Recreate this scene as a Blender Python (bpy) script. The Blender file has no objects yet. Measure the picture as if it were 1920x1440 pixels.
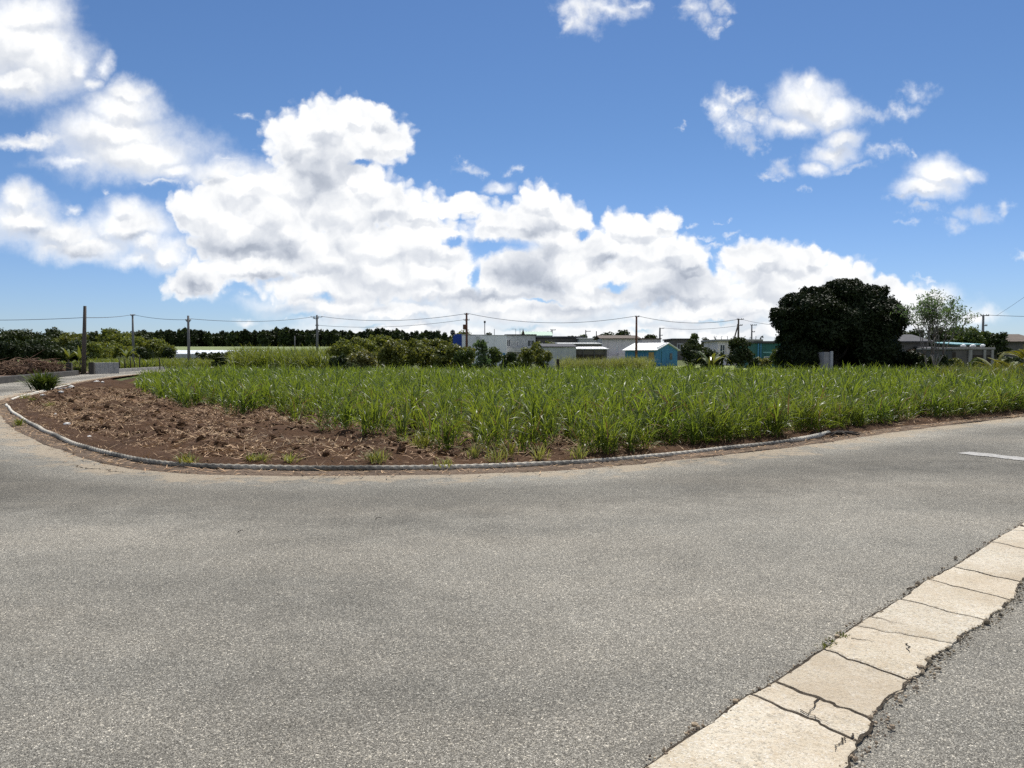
import bpy, bmesh, math, random
import numpy as np
from mathutils import Vector, Matrix
R = math.radians
PI = math.pi
scene = bpy.context.scene
COL = scene.collection
random.seed(7)
rng = np.random.default_rng(7)

# ------------------------------------------------------------------ camera
EYE = 1.55
F = 1443.0                       # focal length in photo pixels (1920 wide)
PITCH = math.atan(52 / F)        # the horizon lies a little above the middle
cam_d = bpy.data.cameras.new('camera')
cam_d.sensor_width = 36.0
cam_d.lens = F / 1920 * 36.0
cam_d.clip_end = 6000
cam_d.clip_start = 0.05
cam = bpy.data.objects.new('camera', cam_d)
COL.objects.link(cam)
cam.location = (0, 0, EYE)
cam.rotation_euler = (PI / 2 - PITCH, 0, 0)
scene.camera = cam


def ray(px, py):
    cx, cy = (px - 960) / F, (720 - py) / F
    return Vector((cx, math.cos(PITCH) + cy * math.sin(PITCH), -math.sin(PITCH) + cy * math.cos(PITCH)))


def at(px, py, d):
    """world point seen at a pixel of the photograph, at depth d along y"""
    r = ray(px, py)
    return Vector((0, 0, EYE)) + r * (d / r.y)


def gnd(px, py):
    r = ray(px, py)
    t = -EYE / r.z
    return Vector((r.x * t, r.y * t, 0))


def sstep(t):
    t = np.clip(t, 0, 1)
    return t * t * (3 - 2 * t)


def terr(x, y):
    """the land rises gently beyond the field"""
    return 4.5 * sstep((np.asarray(y, float) - 105) / 155.0)


def tz(x, y):
    return float(terr(x, y))


# ------------------------------------------------------------------ scene settings
scene.view_settings.view_transform = 'Standard'
scene.view_settings.look = 'None'
scene.view_settings.exposure = 0.18
scene.view_settings.gamma = 1
scene.view_settings.use_curve_mapping = False
scene.render.engine = 'CYCLES'
scene.cycles.max_bounces = 6
scene.cycles.diffuse_bounces = 3
scene.cycles.glossy_bounces = 2
scene.cycles.transmission_bounces = 4
scene.cycles.transparent_max_bounces = 6
scene.cycles.use_denoising = False
scene.cycles.sample_clamp_indirect = 6
# ------------------------------------------------------------------ node helper
class N:
    """thin wrapper: build node trees as expressions"""
    def __init__(self, tree):
        self.t = tree
        self.n = tree.nodes
        self.l = tree.links

    def node(self, kind, **kw):
        nd = self.n.new(kind)
        for k, v in kw.items():
            setattr(nd, k, v)
        return nd

    def put(self, sock, v):
        if isinstance(v, bpy.types.NodeSocket):
            self.l.new(v, sock)
        elif v is not None:
            sock.default_value = v

    def math(self, op, a, b=None, c=None, clamp=False):
        nd = self.node('ShaderNodeMath', operation=op, use_clamp=clamp)
        for i, v in enumerate((a, b, c)):
            if v is not None:
                self.put(nd.inputs[i], v)
        return nd.outputs[0]

    def vec(self, op, a, b=None, c=None, out=0):
        nd = self.node('ShaderNodeVectorMath', operation=op)
        for i, v in enumerate((a, b, c)):
            if v is not None:
                if op == 'SCALE' and i == 1:
                    self.put(nd.inputs['Scale'], v)
                else:
                    self.put(nd.inputs[i], v)
        return nd.outputs[out]

    def noise(self, v, scale, detail=3, rough=0.55, dist=0.0, col=False, dim='3D'):
        nd = self.node('ShaderNodeTexNoise', noise_dimensions=dim)
        self.put(nd.inputs['Vector'], v)
        nd.inputs['Scale'].default_value = scale
        nd.inputs['Detail'].default_value = detail
        nd.inputs['Roughness'].default_value = rough
        nd.inputs['Distortion'].default_value = dist
        return nd.outputs['Color' if col else 0]

    def voro(self, v, scale, feature='F1', out='Distance', rnd=1.0, smooth=None, dim='3D'):
        nd = self.node('ShaderNodeTexVoronoi', feature=feature, voronoi_dimensions=dim)
        self.put(nd.inputs['Vector'], v)
        nd.inputs['Scale'].default_value = scale
        nd.inputs['Randomness'].default_value = rnd
        if smooth is not None:
            nd.inputs['Smoothness'].default_value = smooth
        return nd.outputs[out]

    def rng(self, v, a, b, c=0.0, d=1.0, smooth=False):
        nd = self.node('ShaderNodeMapRange')
        nd.interpolation_type = 'SMOOTHSTEP' if smooth else 'LINEAR'
        self.put(nd.inputs[0], v)
        for i, x in enumerate((a, b, c, d)):
            self.put(nd.inputs[i + 1], x)
        return nd.outputs[0]

    def mix(self, f, a, b, mode='MIX'):
        nd = self.node('ShaderNodeMix', data_type='RGBA', blend_type=mode)
        self.put(nd.inputs[0], f)
        for i, v in ((6, a), (7, b)):
            if not isinstance(v, bpy.types.NodeSocket):
                v = tuple(v) + (1,) if len(v) == 3 else v
            self.put(nd.inputs[i], v)
        return nd.outputs[2]

    def ramp(self, v, stops):
        nd = self.node('ShaderNodeValToRGB')
        self.put(nd.inputs[0], v)
        cr = nd.color_ramp
        while len(cr.elements) < len(stops):
            cr.elements.new(0.5)
        for e, (p, c) in zip(cr.elements, stops):
            e.position = p
            e.color = (*c, 1) if len(c) == 3 else c
        return nd.outputs[0]


# ------------------------------------------------------------------ sun and sky
SUN_EL, SUN_AZ = R(57), R(14)            # in front of the camera, a little to the right
S = Vector((math.sin(SUN_AZ) * math.cos(SUN_EL), math.cos(SUN_AZ) * math.cos(SUN_EL), math.sin(SUN_EL)))
sun_d = bpy.data.lights.new('sun', 'SUN')
sun_d.energy = 5.0
sun_d.angle = R(0.55)
sun_d.color = (1.0, 0.955, 0.88)
sun = bpy.data.objects.new('sun', sun_d)
COL.objects.link(sun)
sun.rotation_euler = S.to_track_quat('Z', 'Y').to_euler()
sun.location = S * 60

world = bpy.data.worlds.new('World')
scene.world = world
world.use_nodes = True
w = N(world.node_tree)
w.n.clear()
sky = w.node('ShaderNodeTexSky', sky_type='NISHITA')
sky.sun_disc = False
sky.sun_elevation = SUN_EL
sky.sun_rotation = SUN_AZ
sky.altitude = 50
sky.air_density = 1.0
sky.dust_density = 0.1
sky.ozone_density = 1.6
tc = w.node('ShaderNodeTexCoord')
sep = w.node('ShaderNodeSeparateXYZ')
w.l.new(tc.outputs['Generated'], sep.inputs[0])
yy = w.math('MAXIMUM', sep.outputs[1], 0.08)
comb = w.node('ShaderNodeCombineXYZ')
w.l.new(w.math('DIVIDE', sep.outputs[0], yy), comb.inputs[0])
w.l.new(w.math('DIVIDE', sep.outputs[2], yy), comb.inputs[1])
p0 = comb.outputs[0]                      # direction on a plane ahead: u across, v up

SKY_STR, CLOUD_STR = 0.067, 0.88
# cloud puffs as (x, y, rx, ry, thin) read off the photograph and turned into sky directions
CRISP = [  # cumulus with hard cauliflower tops
 (610,240,88,48,0),(560,270,60,60,0),(690,262,72,50,0),(660,225,45,28,0),(700,225,28,28,0),(735,265,32,30,0),(600,310,90,70,0),(650,290,60,60,0),
 (560,350,90,60,0),(640,390,110,70,0),(735,385,85,48,0),(690,350,60,40,0),(790,400,45,28,0),(670,335,30,25,0),
 (355,400,42,42,0),(400,400,70,62,0),(450,360,80,40,0),(505,410,85,60,0),(545,440,62,55,0),(460,450,120,50,0),
 (600,480,110,60,0),(700,470,120,55,0),(790,460,95,55,0),(840,470,45,40,0),(720,520,150,60,0),(620,540,130,45,0),
 (880,530,130,50,0),(880,384,42,22,0),(835,398,30,14,0),
 (1005,380,42,36,0),(1045,405,45,40,0),(1080,415,30,30,0),(990,420,75,42,0),(930,415,48,28,0),(920,440,40,30,0),(1030,450,80,50,0),(980,490,85,60,0),
 (1050,500,90,60,0),(1165,430,38,36,0),(1200,436,55,30,0),(1250,420,32,26,0),(1130,470,70,40,0),(1190,480,90,45,0),(1260,480,70,38,0),(1300,498,42,32,0),
 (1230,530,120,50,0),(1130,530,90,45,0),(1320,545,90,40,0),
 (1410,500,48,42,0),(1440,488,40,32,0),(1490,498,55,40,0),(1520,482,38,24,0),(1565,510,52,36,0),(1605,525,45,40,0),(1480,540,130,55,0),(1600,570,100,45,0),
 (1660,545,35,28,0),(1690,570,60,32,0),(1730,565,55,28,0),(380,520,55,35,0),(345,535,38,22,0),(470,500,80,32,0),(1000,560,160,38,0)]
SOFT = [  # softer banks
 (20,80,110,100,0),(75,110,92,78,0),(40,30,95,55,0),(30,150,100,42,0),(135,120,42,40,.3),(192,120,34,34,.5),(170,150,40,26,.5),
 (243,172,42,32,0),(235,205,72,45,0),(215,250,120,48,0),(255,290,140,50,0),(310,290,80,45,.2),(90,262,120,16,.35),(60,268,110,14,.3),(150,305,120,22,.45),(330,320,90,30,.3),(420,325,120,40,.25),(310,475,70,40,.2),(430,298,80,12,.72),(300,345,90,10,.6),(480,345,90,34,.1),
 (42,372,42,34,0),(45,415,72,48,0),(110,440,90,38,0),(225,395,48,30,.1),(235,425,82,46,0),(150,462,120,32,.1),(270,460,50,40,.2),(255,485,70,24,.35),(90,465,70,30,.3),(195,362,10,16,.8),(125,390,25,20,.6),
 (930,352,42,16,.45),(870,545,240,45,0),(760,585,230,26,.1),(620,600,110,22,.45),(1000,590,260,30,.1),(1300,590,260,30,.1),(1560,598,200,30,.1),(1780,600,60,20,.6),(800,625,300,34,.1),(1150,625,300,34,.1),(1450,625,300,34,.1),(1000,570,320,40,0),(1350,585,260,40,.05),(640,575,160,45,.1),(1750,562,60,34,.15),(1700,595,130,40,.0),(1835,592,44,22,.3),(460,612,40,14,.45),(530,602,10,8,.7),(380,545,60,22,.3),(560,570,130,26,.35),
 (1510,195,62,44,0),(1520,165,26,26,.2),(1560,215,70,32,.1),(1475,240,75,24,.35),(1765,325,55,34,.05),(1735,355,70,28,.15),(1815,328,38,22,.35),(1580,262,42,26,.15),(1560,285,60,24,.25),(1530,312,38,20,.4)]
WISP = [  # torn thin scraps
 (475,220,30,14,.5),(880,312,42,16,.45),(905,318,30,12,.5),(970,322,22,12,.5),(860,300,24,8,.6),(820,470,1,1,1),
 (1360,205,30,40,.1),(1385,180,40,16,.1),(1375,240,34,30,.2),(1400,265,26,30,.45),(1405,215,28,26,.2),(1430,230,40,26,.3),(1620,215,80,20,.4),(1690,205,40,20,.5),(1715,172,48,22,.55),(1650,285,55,18,.45),(1690,278,28,22,.6),(1725,280,22,12,.7),
 (1470,310,38,22,.35),(1445,325,25,12,.45),(1495,355,26,9,.75),(1600,310,60,14,.6),(1690,370,45,14,.4),(1730,396,42,14,.45),(1830,400,65,24,.42),(1780,428,40,22,.55),(1885,385,30,18,.5),(1700,420,40,14,.75),(1910,474,22,10,.3),(1505,358,20,8,.75),
 (1090,20,48,36,0),(1065,42,28,22,.2),(1140,12,64,26,.1),(1185,8,40,18,.4),(1300,12,40,26,.3),(1330,38,34,32,.35),(1345,62,30,18,.5),(1370,45,28,14,.55),(1360,12,40,20,.5),
 (1350,462,60,10,.5),(1385,445,30,8,.55),(1330,448,44,8,.6),(1310,425,20,8,.5),(1365,415,20,6,.75),(1270,240,14,9,.6),(1740,525,36,8,.35),(230,498,24,6,.8),(60,250,50,10,.7)]
GREY = [(600,305,40,50,.1),(605,345,45,40,0),(570,330,40,40,.3),(470,462,120,22,0),(540,478,70,18,.05),(400,458,55,22,.2),(360,530,60,28,.15),(500,520,60,18,.3),(985,508,70,42,-.1),(1020,540,60,30,0),(940,515,40,25,.2),(940,556,130,10,0),
 (1275,535,60,40,-.05),(1250,560,70,22,0),(1010,430,40,20,.15),(990,440,30,14,.2),(60,440,70,20,.3),(240,445,60,16,.35),(150,470,80,14,.4),(660,520,70,30,.35),(820,540,60,16,.3),(1430,540,45,40,.3),(1460,510,40,26,.45),(700,580,120,14,.4),(1100,575,150,10,.2),(1130,490,30,16,.4),(530,585,50,20,.2),(1400,590,160,12,.4),(640,470,40,25,.4),(1170,545,40,20,.4),(1540,545,40,20,.4)]

HOLE = [(925,462,62,13,0),(842,456,26,10,.1),(893,518,12,30,.1),(1338,505,12,18,.1),(1155,538,34,9,.2),(880,350,50,10,.2),(672,306,26,8,.1),(1085,438,16,8,.2),(1010,565,60,6,.5),(600,560,40,14,.5),(560,600,60,10,.4),(1340,600,70,8,.6),(980,618,60,8,.5),(700,610,40,8,.55),(1200,618,50,7,.6)]


def uv_of(px, py):
    r = ray(px, py)
    return r.x / r.y, r.z / r.y


def puffs(tree, p, blobs, k, box):
    """smooth union of the puffs that reach into one tile of sky; 0 in a puff's heart, 1 at its rim"""
    acc = None
    for (x, y, rx, ry, thin) in blobs:
        if x + rx * 1.5 + 30 < box[0] or x - rx * 1.5 - 30 > box[1] or y + ry * 1.5 + 24 < box[2] or y - ry * 1.5 - 24 > box[3]:
            continue
        u, v = uv_of(x, y)
        ix, iy = F / rx, F / ry
        q = tree.vec('MULTIPLY_ADD', p, (ix, iy, 0), (-u * ix, -v * iy, 0))
        d = tree.vec('LENGTH', q, out=1)
        if thin:
            d = tree.math('ADD', d, thin)
        acc = d if acc is None else tree.math('SMOOTH_MIN', acc, d, k)
    return acc


# the plain blue sky
skc = w.vec('MULTIPLY', sky.outputs[0], w.mix(w.rng(sep.outputs[2], 0.0, 0.30, 0, 1, True), (0.80, 0.98, 1.42), (0.70, 0.92, 1.20)))


def blue():
    """a Background of its own for every branch, so that a branch not looked at costs nothing"""
    b = w.node('ShaderNodeBackground')
    w.l.new(skc, b.inputs[0])
    b.inputs[1].default_value = SKY_STR * (1 + 1e-6 * len(w.n))
    return b.outputs[0]


# slow warp + fine billows
w1 = w.vec('SUBTRACT', w.noise(p0, 9.0, 2, .5, col=True, dim='2D'), (0.5, 0.5, 0.5))
w2 = w.vec('SUBTRACT', w.noise(p0, 34.0, 4, .6, col=True, dim='2D'), (0.5, 0.5, 0.5))
pa = w.vec('ADD', p0, w.vec('MULTIPLY', w1, (0.035, 0.025, 0)))
pb = w.vec('ADD', pa, w.vec('MULTIPLY', w2, (0.026, 0.022, 0)))
pw = w.vec('ADD', pa, w.vec('MULTIPLY', w2, (0.055, 0.034, 0)))
bill = w.voro(w.vec('ADD', p0, w.vec('MULTIPLY', w2, (0.02, 0.02, 0))), 75.0, 'SMOOTH_F1', smooth=.25, dim='2D')   # rounded knobs
fine = w.noise(p0, 70.0, 6, .62, dim='2D')
mid = w.noise(pa, 16.0, 4, .55, dim='2D')
relief = w.math('SUBTRACT', w.noise(w.vec('ADD', pb, (0.004, 0.012, 0)), 20.0, 4, .5, dim='2D'), w.noise(pb, 20.0, 4, .5, dim='2D'))
n_c = w.math('ADD', w.math('MULTIPLY_ADD', bill, 0.42, -0.30), w.math('MULTIPLY_ADD', fine, 0.22, -0.11))
n_s = w.math('ADD', w.math('MULTIPLY_ADD', fine, 0.26, -0.18), w.math('MULTIPLY_ADD', mid, 0.5, -0.30))
n_w = w.math('ADD', w.math('MULTIPLY_ADD', fine, 0.55, -0.36), w.math('MULTIPLY_ADD', mid, 0.5, -0.28))
n_g = w.math('MULTIPLY_ADD', mid, 0.9, -0.45)
front = w.rng(sep.outputs[1], 0.1, 0.2)


def cloud_tile(x0, x1, y0, y1):
    box = (x0, x1, y0, y1)
    tree = bpy.data.node_groups.new('cloud_tile', 'ShaderNodeTree')
    for nm, kind in TILE_IN:
        tree.interface.new_socket(nm, in_out='INPUT', socket_type=kind)
    tree.interface.new_socket('alpha', in_out='OUTPUT', socket_type='NodeSocketFloat')
    tree.interface.new_socket('colour', in_out='OUTPUT', socket_type='NodeSocketVector')
    t = N(tree)
    gi, go = t.node('NodeGroupInput'), t.node('NodeGroupOutput')
    pb_, pw_, nc_, ns_, nw_, ng_, mid_, rel_ = gi.outputs[:8]
    al, th = None, []
    for blobs, p, k, nz, lo, hi in ((CRISP, pb_, 0.12, nc_, 0.62, 1.14), (SOFT, pb_, 0.16, ns_, 0.18, 1.34), (WISP, pw_, 0.14, nw_, -0.35, 1.3)):
        d = puffs(t, p, blobs, k, box)
        if d is None:
            continue
        d = t.math('ADD', d, nz)
        th.append(d)
        a = t.rng(d, lo, hi, 1, 0, True)
        al = a if al is None else t.math('MAXIMUM', al, a)
    if al is None:
        bpy.data.node_groups.remove(tree)
        return blue()
    # every billow is bright towards the sun above and grey below
    lo_ = puffs(t, pb_, CRISP + SOFT, 0.10, box)
    shade = None
    if lo_ is not None:
        hi_ = puffs(t, t.vec('ADD', pb_, (0.002, 0.013, 0)), CRISP + SOFT, 0.10, box)
        shade = t.rng(t.math('SUBTRACT', hi_, lo_), -0.30, 0.12, 1, 0, True)
    dh = puffs(t, pb_, HOLE, 0.12, box)
    if dh is not None:
        al = t.math('MULTIPLY', al, t.rng(t.math('ADD', dh, ns_), 0.35, 1.25, 0, 1, True))
    m = th[0]
    for d in th[1:]:
        m = t.math('MINIMUM', m, d)
    thick = t.rng(m, 0.95, 0.35, 0, 1, True)
    lum = t.math('SUBTRACT', 1.06, t.math('MULTIPLY', t.math('MULTIPLY', rel_, 0.50), thick))
    lum = t.math('SUBTRACT', lum, t.math('MULTIPLY', thick, t.rng(mid_, 0.42, 0.75, 0.0, 0.11)))
    if shade is not None:
        lum = t.math('SUBTRACT', lum, t.math('MULTIPLY', t.math('MULTIPLY', shade, thick), 0.20))
    dg = puffs(t, pb_, GREY, 0.15, box)
    if dg is not None:
        g = t.rng(t.math('ADD', dg, ng_), -0.1, 1.4, 1, 0, True)
        lum = t.math('SUBTRACT', lum, t.math('MULTIPLY', g, 0.33))
    lum = t.math('MINIMUM', t.math('MAXIMUM', lum, 0.36), 1.1)
    tint = t.mix(t.rng(lum, 0.5, 1.0), (0.80, 0.89, 1.06), (0.98, 0.99, 1.0))
    t.l.new(al, go.inputs[0])
    t.l.new(t.vec('SCALE', tint, lum), go.inputs[1])
    g = w.node('ShaderNodeGroup')
    g.node_tree = tree
    for i, sck in enumerate((pb, pw, n_c, n_s, n_w, n_g, mid, relief)):
        w.l.new(sck, g.inputs[i])
    b = w.node('ShaderNodeBackground')
    w.l.new(g.outputs[1], b.inputs[0])
    b.inputs[1].default_value = CLOUD_STR * (1 + 1e-6 * len(w.n))
    m = w.node('ShaderNodeMixShader')
    w.l.new(w.math('MULTIPLY', g.outputs[0], front), m.inputs[0])
    w.l.new(blue(), m.inputs[1])
    w.l.new(b.outputs[0], m.inputs[2])
    return m.outputs[0]


TILE_IN = [('puff', 'NodeSocketVector'), ('wisp', 'NodeSocketVector'), ('crisp_noise', 'NodeSocketFloat'), ('soft_noise', 'NodeSocketFloat'),
           ('wisp_noise', 'NodeSocketFloat'), ('grey_noise', 'NodeSocketFloat'), ('middle', 'NodeSocketFloat'), ('relief', 'NodeSocketFloat')]
sp = w.node('ShaderNodeSeparateXYZ')
w.l.new(p0, sp.inputs[0])


def choose(coord, edge, low, high):
    m = w.node('ShaderNodeMixShader')
    w.l.new(w.math('GREATER_THAN', coord, edge), m.inputs[0])
    w.l.new(low, m.inputs[1])
    w.l.new(high, m.inputs[2])
    return m.outputs[0]


XS = [-900, 130, 290, 430, 560, 690, 820, 950, 1080, 1210, 1340, 1470, 1600, 1740, 2900]
YS = [-330, 130, 240, 330, 420, 490, 560, 690]


def split(lo, hi, leaf, coord, edge):
    """balanced choice between neighbouring strips of sky"""
    if hi - lo == 1:
        return leaf(lo)
    mid_ = (lo + hi) // 2
    return choose(coord, edge(mid_), split(lo, mid_, leaf, coord, edge), split(mid_, hi, leaf, coord, edge))


def column(i):
    return split(0, len(YS) - 1, lambda j: cloud_tile(XS[i], XS[i + 1], YS[j + 1], YS[j]), sp.outputs[1], lambda j: uv_of(960, YS[j])[1])


YS = YS[::-1]                                     # from the horizon upwards
out = split(0, len(XS) - 1, column, sp.outputs[0], lambda i: uv_of(XS[i], 668)[0])
out = choose(sp.outputs[1], uv_of(960, -330)[1], out, blue())       # overhead: plain blue
# behind the viewer, out of view: noise clouds added to raise the ambient light
nb = w.noise(tc.outputs['Generated'], 3.2, 5, .6)
bb = w.node('ShaderNodeBackground')
bb.inputs[0].default_value = (0.93, 0.96, 1.0, 1)
bb.inputs[1].default_value = 0.80
mb_ = w.node('ShaderNodeMixShader')
w.l.new(w.math('MULTIPLY', w.rng(nb, 0.44, 0.60, 0, 1, True), w.rng(sep.outputs[2], 0.0, 0.06)), mb_.inputs[0])
w.l.new(blue(), mb_.inputs[1])
w.l.new(bb.outputs[0], mb_.inputs[2])
out = choose(sep.outputs[1], 0.1, mb_.outputs[0], out)
wo = w.node('ShaderNodeOutputWorld')
w.l.new(out, wo.inputs[0])
world.cycles.sampling_method = 'MANUAL'
world.cycles.sample_map_resolution = 512
# ------------------------------------------------------------------ object helpers
def tag(o, label=None, cat=None, group=None, kind=None):
    if label:
        o['label'] = label
    if cat:
        o['category'] = cat
    if group:
        o['group'] = group
    if kind:
        o['kind'] = kind
    return o


def empty(name, loc, rz=0.0):
    o = bpy.data.objects.new(name, None)
    o.empty_display_size = 0.2
    o.location = loc
    o.rotation_euler = (0, 0, rz)
    COL.objects.link(o)
    return o


def link(name, me, parent=None, loc=None, rz=0.0):
    o = bpy.data.objects.new(name, me)
    COL.objects.link(o)
    if parent:
        o.parent = parent
    if loc is not None:
        o.location = loc
    if rz:
        o.rotation_euler = (0, 0, rz)
    return o


def mesh(name, V, Fc, mat, smooth=False):
    """V (n,3), Fc (m,k) index array or list of such arrays"""
    me = bpy.data.meshes.new(name)
    V = np.ascontiguousarray(V, np.float32)
    lst = Fc if isinstance(Fc, (list, tuple)) else [Fc]
    lst = [np.asarray(f, np.int32) for f in lst if len(f)]
    loops = np.concatenate([f.ravel() for f in lst])
    tot = np.concatenate([np.full(len(f), f.shape[1], np.int32) for f in lst])
    start = np.concatenate([[0], np.cumsum(tot)[:-1]]).astype(np.int32)
    me.vertices.add(len(V))
    me.vertices.foreach_set('co', V.ravel())
    me.loops.add(len(loops))
    me.loops.foreach_set('vertex_index', loops)
    me.polygons.add(len(tot))
    me.polygons.foreach_set('loop_start', start)
    me.polygons.foreach_set('loop_total', tot)
    me.polygons.foreach_set('use_smooth', np.full(len(tot), bool(smooth)))
    me.update(calc_edges=True)
    if mat:
        me.materials.append(mat)
    return me


def attr(me, name, vals):
    a = me.attributes.new(name, 'FLOAT', 'POINT')
    a.data.foreach_set('value', np.asarray(vals, np.float32))


class MB:
    """collects boxes, bars and tubes; builds them as ONE mesh"""
    def __init__(self):
        self.v, self.q, self.t, self.n = [], [], [], 0

    def add(self, V, quads=(), tris=()):
        self.v.append(np.asarray(V, float))
        if len(quads):
            self.q.append(np.asarray(quads, int) + self.n)
        if len(tris):
            self.t.append(np.asarray(tris, int) + self.n)
        self.n += len(V)
        return self

    def box(self, x0, x1, y0, y1, z0, z1, b=0.0):
        if b <= 0:
            V = [(x, y, z) for z in (z0, z1) for y in (y0, y1) for x in (x0, x1)]
            return self.add(V, [(0, 2, 3, 1), (4, 5, 7, 6), (0, 1, 5, 4), (2, 6, 7, 3), (0, 4, 6, 2), (1, 3, 7, 5)])
        bm = bmesh.new()
        bmesh.ops.create_cube(bm, size=1)
        bmesh.ops.scale(bm, vec=(x1 - x0, y1 - y0, z1 - z0), verts=bm.verts)
        bmesh.ops.translate(bm, vec=((x0 + x1) / 2, (y0 + y1) / 2, (z0 + z1) / 2), verts=bm.verts)
        bmesh.ops.bevel(bm, geom=list(bm.edges), offset=b, segments=1, affect='EDGES')
        bm.verts.index_update()
        V = [v.co[:] for v in bm.verts]
        q = [[v.index for v in f.verts] for f in bm.faces if len(f.verts) == 4]
        t = [[v.index for v in f.verts] for f in bm.faces if len(f.verts) == 3]
        bm.free()
        return self.add(V, q, t)

    def tube(self, pts, radii, seg=8, cap=True):
        P = np.asarray([tuple(p) for p in pts], float)
        if np.isscalar(radii):
            radii = [radii] * len(P)
        T = np.gradient(P, axis=0)
        T /= np.linalg.norm(T, axis=1)[:, None] + 1e-9
        ref = np.array([0, 0, 1.0]) if abs(T[0, 2]) < 0.9 else np.array([1.0, 0, 0])
        A = np.cross(T, ref)
        A /= np.linalg.norm(A, axis=1)[:, None] + 1e-9
        B = np.cross(T, A)
        th = np.linspace(0, 2 * PI, seg, endpoint=False)
        ring = (np.cos(th)[None, :, None] * A[:, None, :] + np.sin(th)[None, :, None] * B[:, None, :]) * np.asarray(radii)[:, None, None] + P[:, None, :]
        V = ring.reshape(-1, 3)
        i, j = np.meshgrid(np.arange(len(P) - 1), np.arange(seg), indexing='ij')
        a, b = i * seg + j, i * seg + (j + 1) % seg
        q = np.stack([a, a + seg, b + seg, b], -1).reshape(-1, 4)
        tr = []
        if cap:
            V = np.vstack([V, P[:1], P[-1:]])
            n0 = len(P) * seg
            for k in range(seg):
                tr.append((n0, k, (k + 1) % seg))
                tr.append((n0 + 1, n0 - seg + (k + 1) % seg, n0 - seg + k))
        return self.add(V, q, tr)

    def prism(self, poly, y0, y1):
        """outline in x,z pushed from y0 to y1"""
        n = len(poly)
        V = [(x, y0, z) for x, z in poly] + [(x, y1, z) for x, z in poly]
        q = [(k, (k + 1) % n, n + (k + 1) % n, n + k) for k in range(n)]
        tr = [(0, k + 1, k) for k in range(1, n - 1)] + [(n, n + k, n + k + 1) for k in range(1, n - 1)]
        return self.add(V, q, tr)

    def me(self, name, mat, smooth=False):
        return mesh(name, np.vstack(self.v), [np.vstack(x) for x in (self.q, self.t) if x], mat, smooth)

    def build(self, name, mat, parent=None, loc=None, smooth=False, rz=0.0):
        return link(name, self.me(name, mat, smooth), parent, loc, rz)


# value noise for shaping meshes
_tab = np.random.default_rng(3).random((256, 256))


def vnoise(x, y):
    xi, yi = np.floor(x).astype(int), np.floor(y).astype(int)
    fx, fy = sstep(x - xi), sstep(y - yi)
    g = lambda a, b: _tab[a & 255, b & 255]
    return (g(xi, yi) * (1 - fx) + g(xi + 1, yi) * fx) * (1 - fy) + (g(xi, yi + 1) * (1 - fx) + g(xi + 1, yi + 1) * fx) * fy


def fbm(x, y, scale=1.0, oct=4, gain=0.5):
    x, y = np.asarray(x, float) * scale, np.asarray(y, float) * scale
    s, a, t = 0, 1, 0
    for k in range(oct):
        s = s + a * vnoise(x + 17.3 * k, y + 9.1 * k)
        t += a
        a *= gain
        x, y = x * 2.03, y * 2.03
    return s / t


def resample(P, step):
    P = np.asarray([tuple(p)[:2] for p in P], float)
    d = np.r_[0, np.cumsum(np.linalg.norm(np.diff(P, axis=0), axis=1))]
    n = max(2, int(d[-1] / step))
    s = np.linspace(0, d[-1], n)
    Q = np.stack([np.interp(s, d, P[:, 0]), np.interp(s, d, P[:, 1])], 1)
    return Q


def smooth_line(Q, n):
    for _ in range(n):
        Q[1:-1] = 0.25 * Q[:-2] + 0.5 * Q[1:-1] + 0.25 * Q[2:]
    return Q


def inside(px, py, poly):
    px, py = np.asarray(px), np.asarray(py)
    r = np.zeros(px.shape, bool)
    n = len(poly)
    for i in range(n):
        x0, y0 = poly[i]
        x1, y1 = poly[(i + 1) % n]
        c = (y0 > py) != (y1 > py)
        r ^= c & (px < (x1 - x0) * (py - y0) / (y1 - y0 + 1e-12) + x0)
    return r


def dist_line(px, py, Q):
    """distance of points to a polyline"""
    P = np.stack([np.asarray(px).ravel(), np.asarray(py).ravel()], 1)
    best = np.full(len(P), 1e9)
    for a, b in zip(Q[:-1], Q[1:]):
        ab = b - a
        t = np.clip(((P - a) @ ab) / (ab @ ab + 1e-12), 0, 1)
        best = np.minimum(best, np.linalg.norm(P - a - t[:, None] * ab, axis=1))
    return best.reshape(np.shape(px))


# ------------------------------------------------------------------ materials
def mat(name):
    m = bpy.data.materials.new(name)
    m.use_nodes = True
    t = N(m.node_tree)
    t.n.clear()
    out = t.node('ShaderNodeOutputMaterial')
    b = t.node('ShaderNodeBsdfPrincipled')
    t.l.new(b.outputs[0], out.inputs[0])
    tc_ = t.node('ShaderNodeTexCoord')
    return m, t, b, tc_.outputs['Object'], out


def setp(t, b, col=None, rough=None, spec=None, metal=None):
    if col is not None:
        t.put(b.inputs['Base Color'], (*col, 1) if isinstance(col, tuple) and len(col) == 3 else col)
    if rough is not None:
        t.put(b.inputs['Roughness'], rough)
    if spec is not None:
        t.put(b.inputs['Specular IOR Level'], spec)
    if metal is not None:
        t.put(b.inputs['Metallic'], metal)


def bump(t, b, h, strength, dist):
    nd = t.node('ShaderNodeBump')
    nd.inputs['Strength'].default_value = strength
    nd.inputs['Distance'].default_value = dist
    t.l.new(h, nd.inputs['Height'])
    t.l.new(nd.outputs[0], b.inputs['Normal'])


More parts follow.
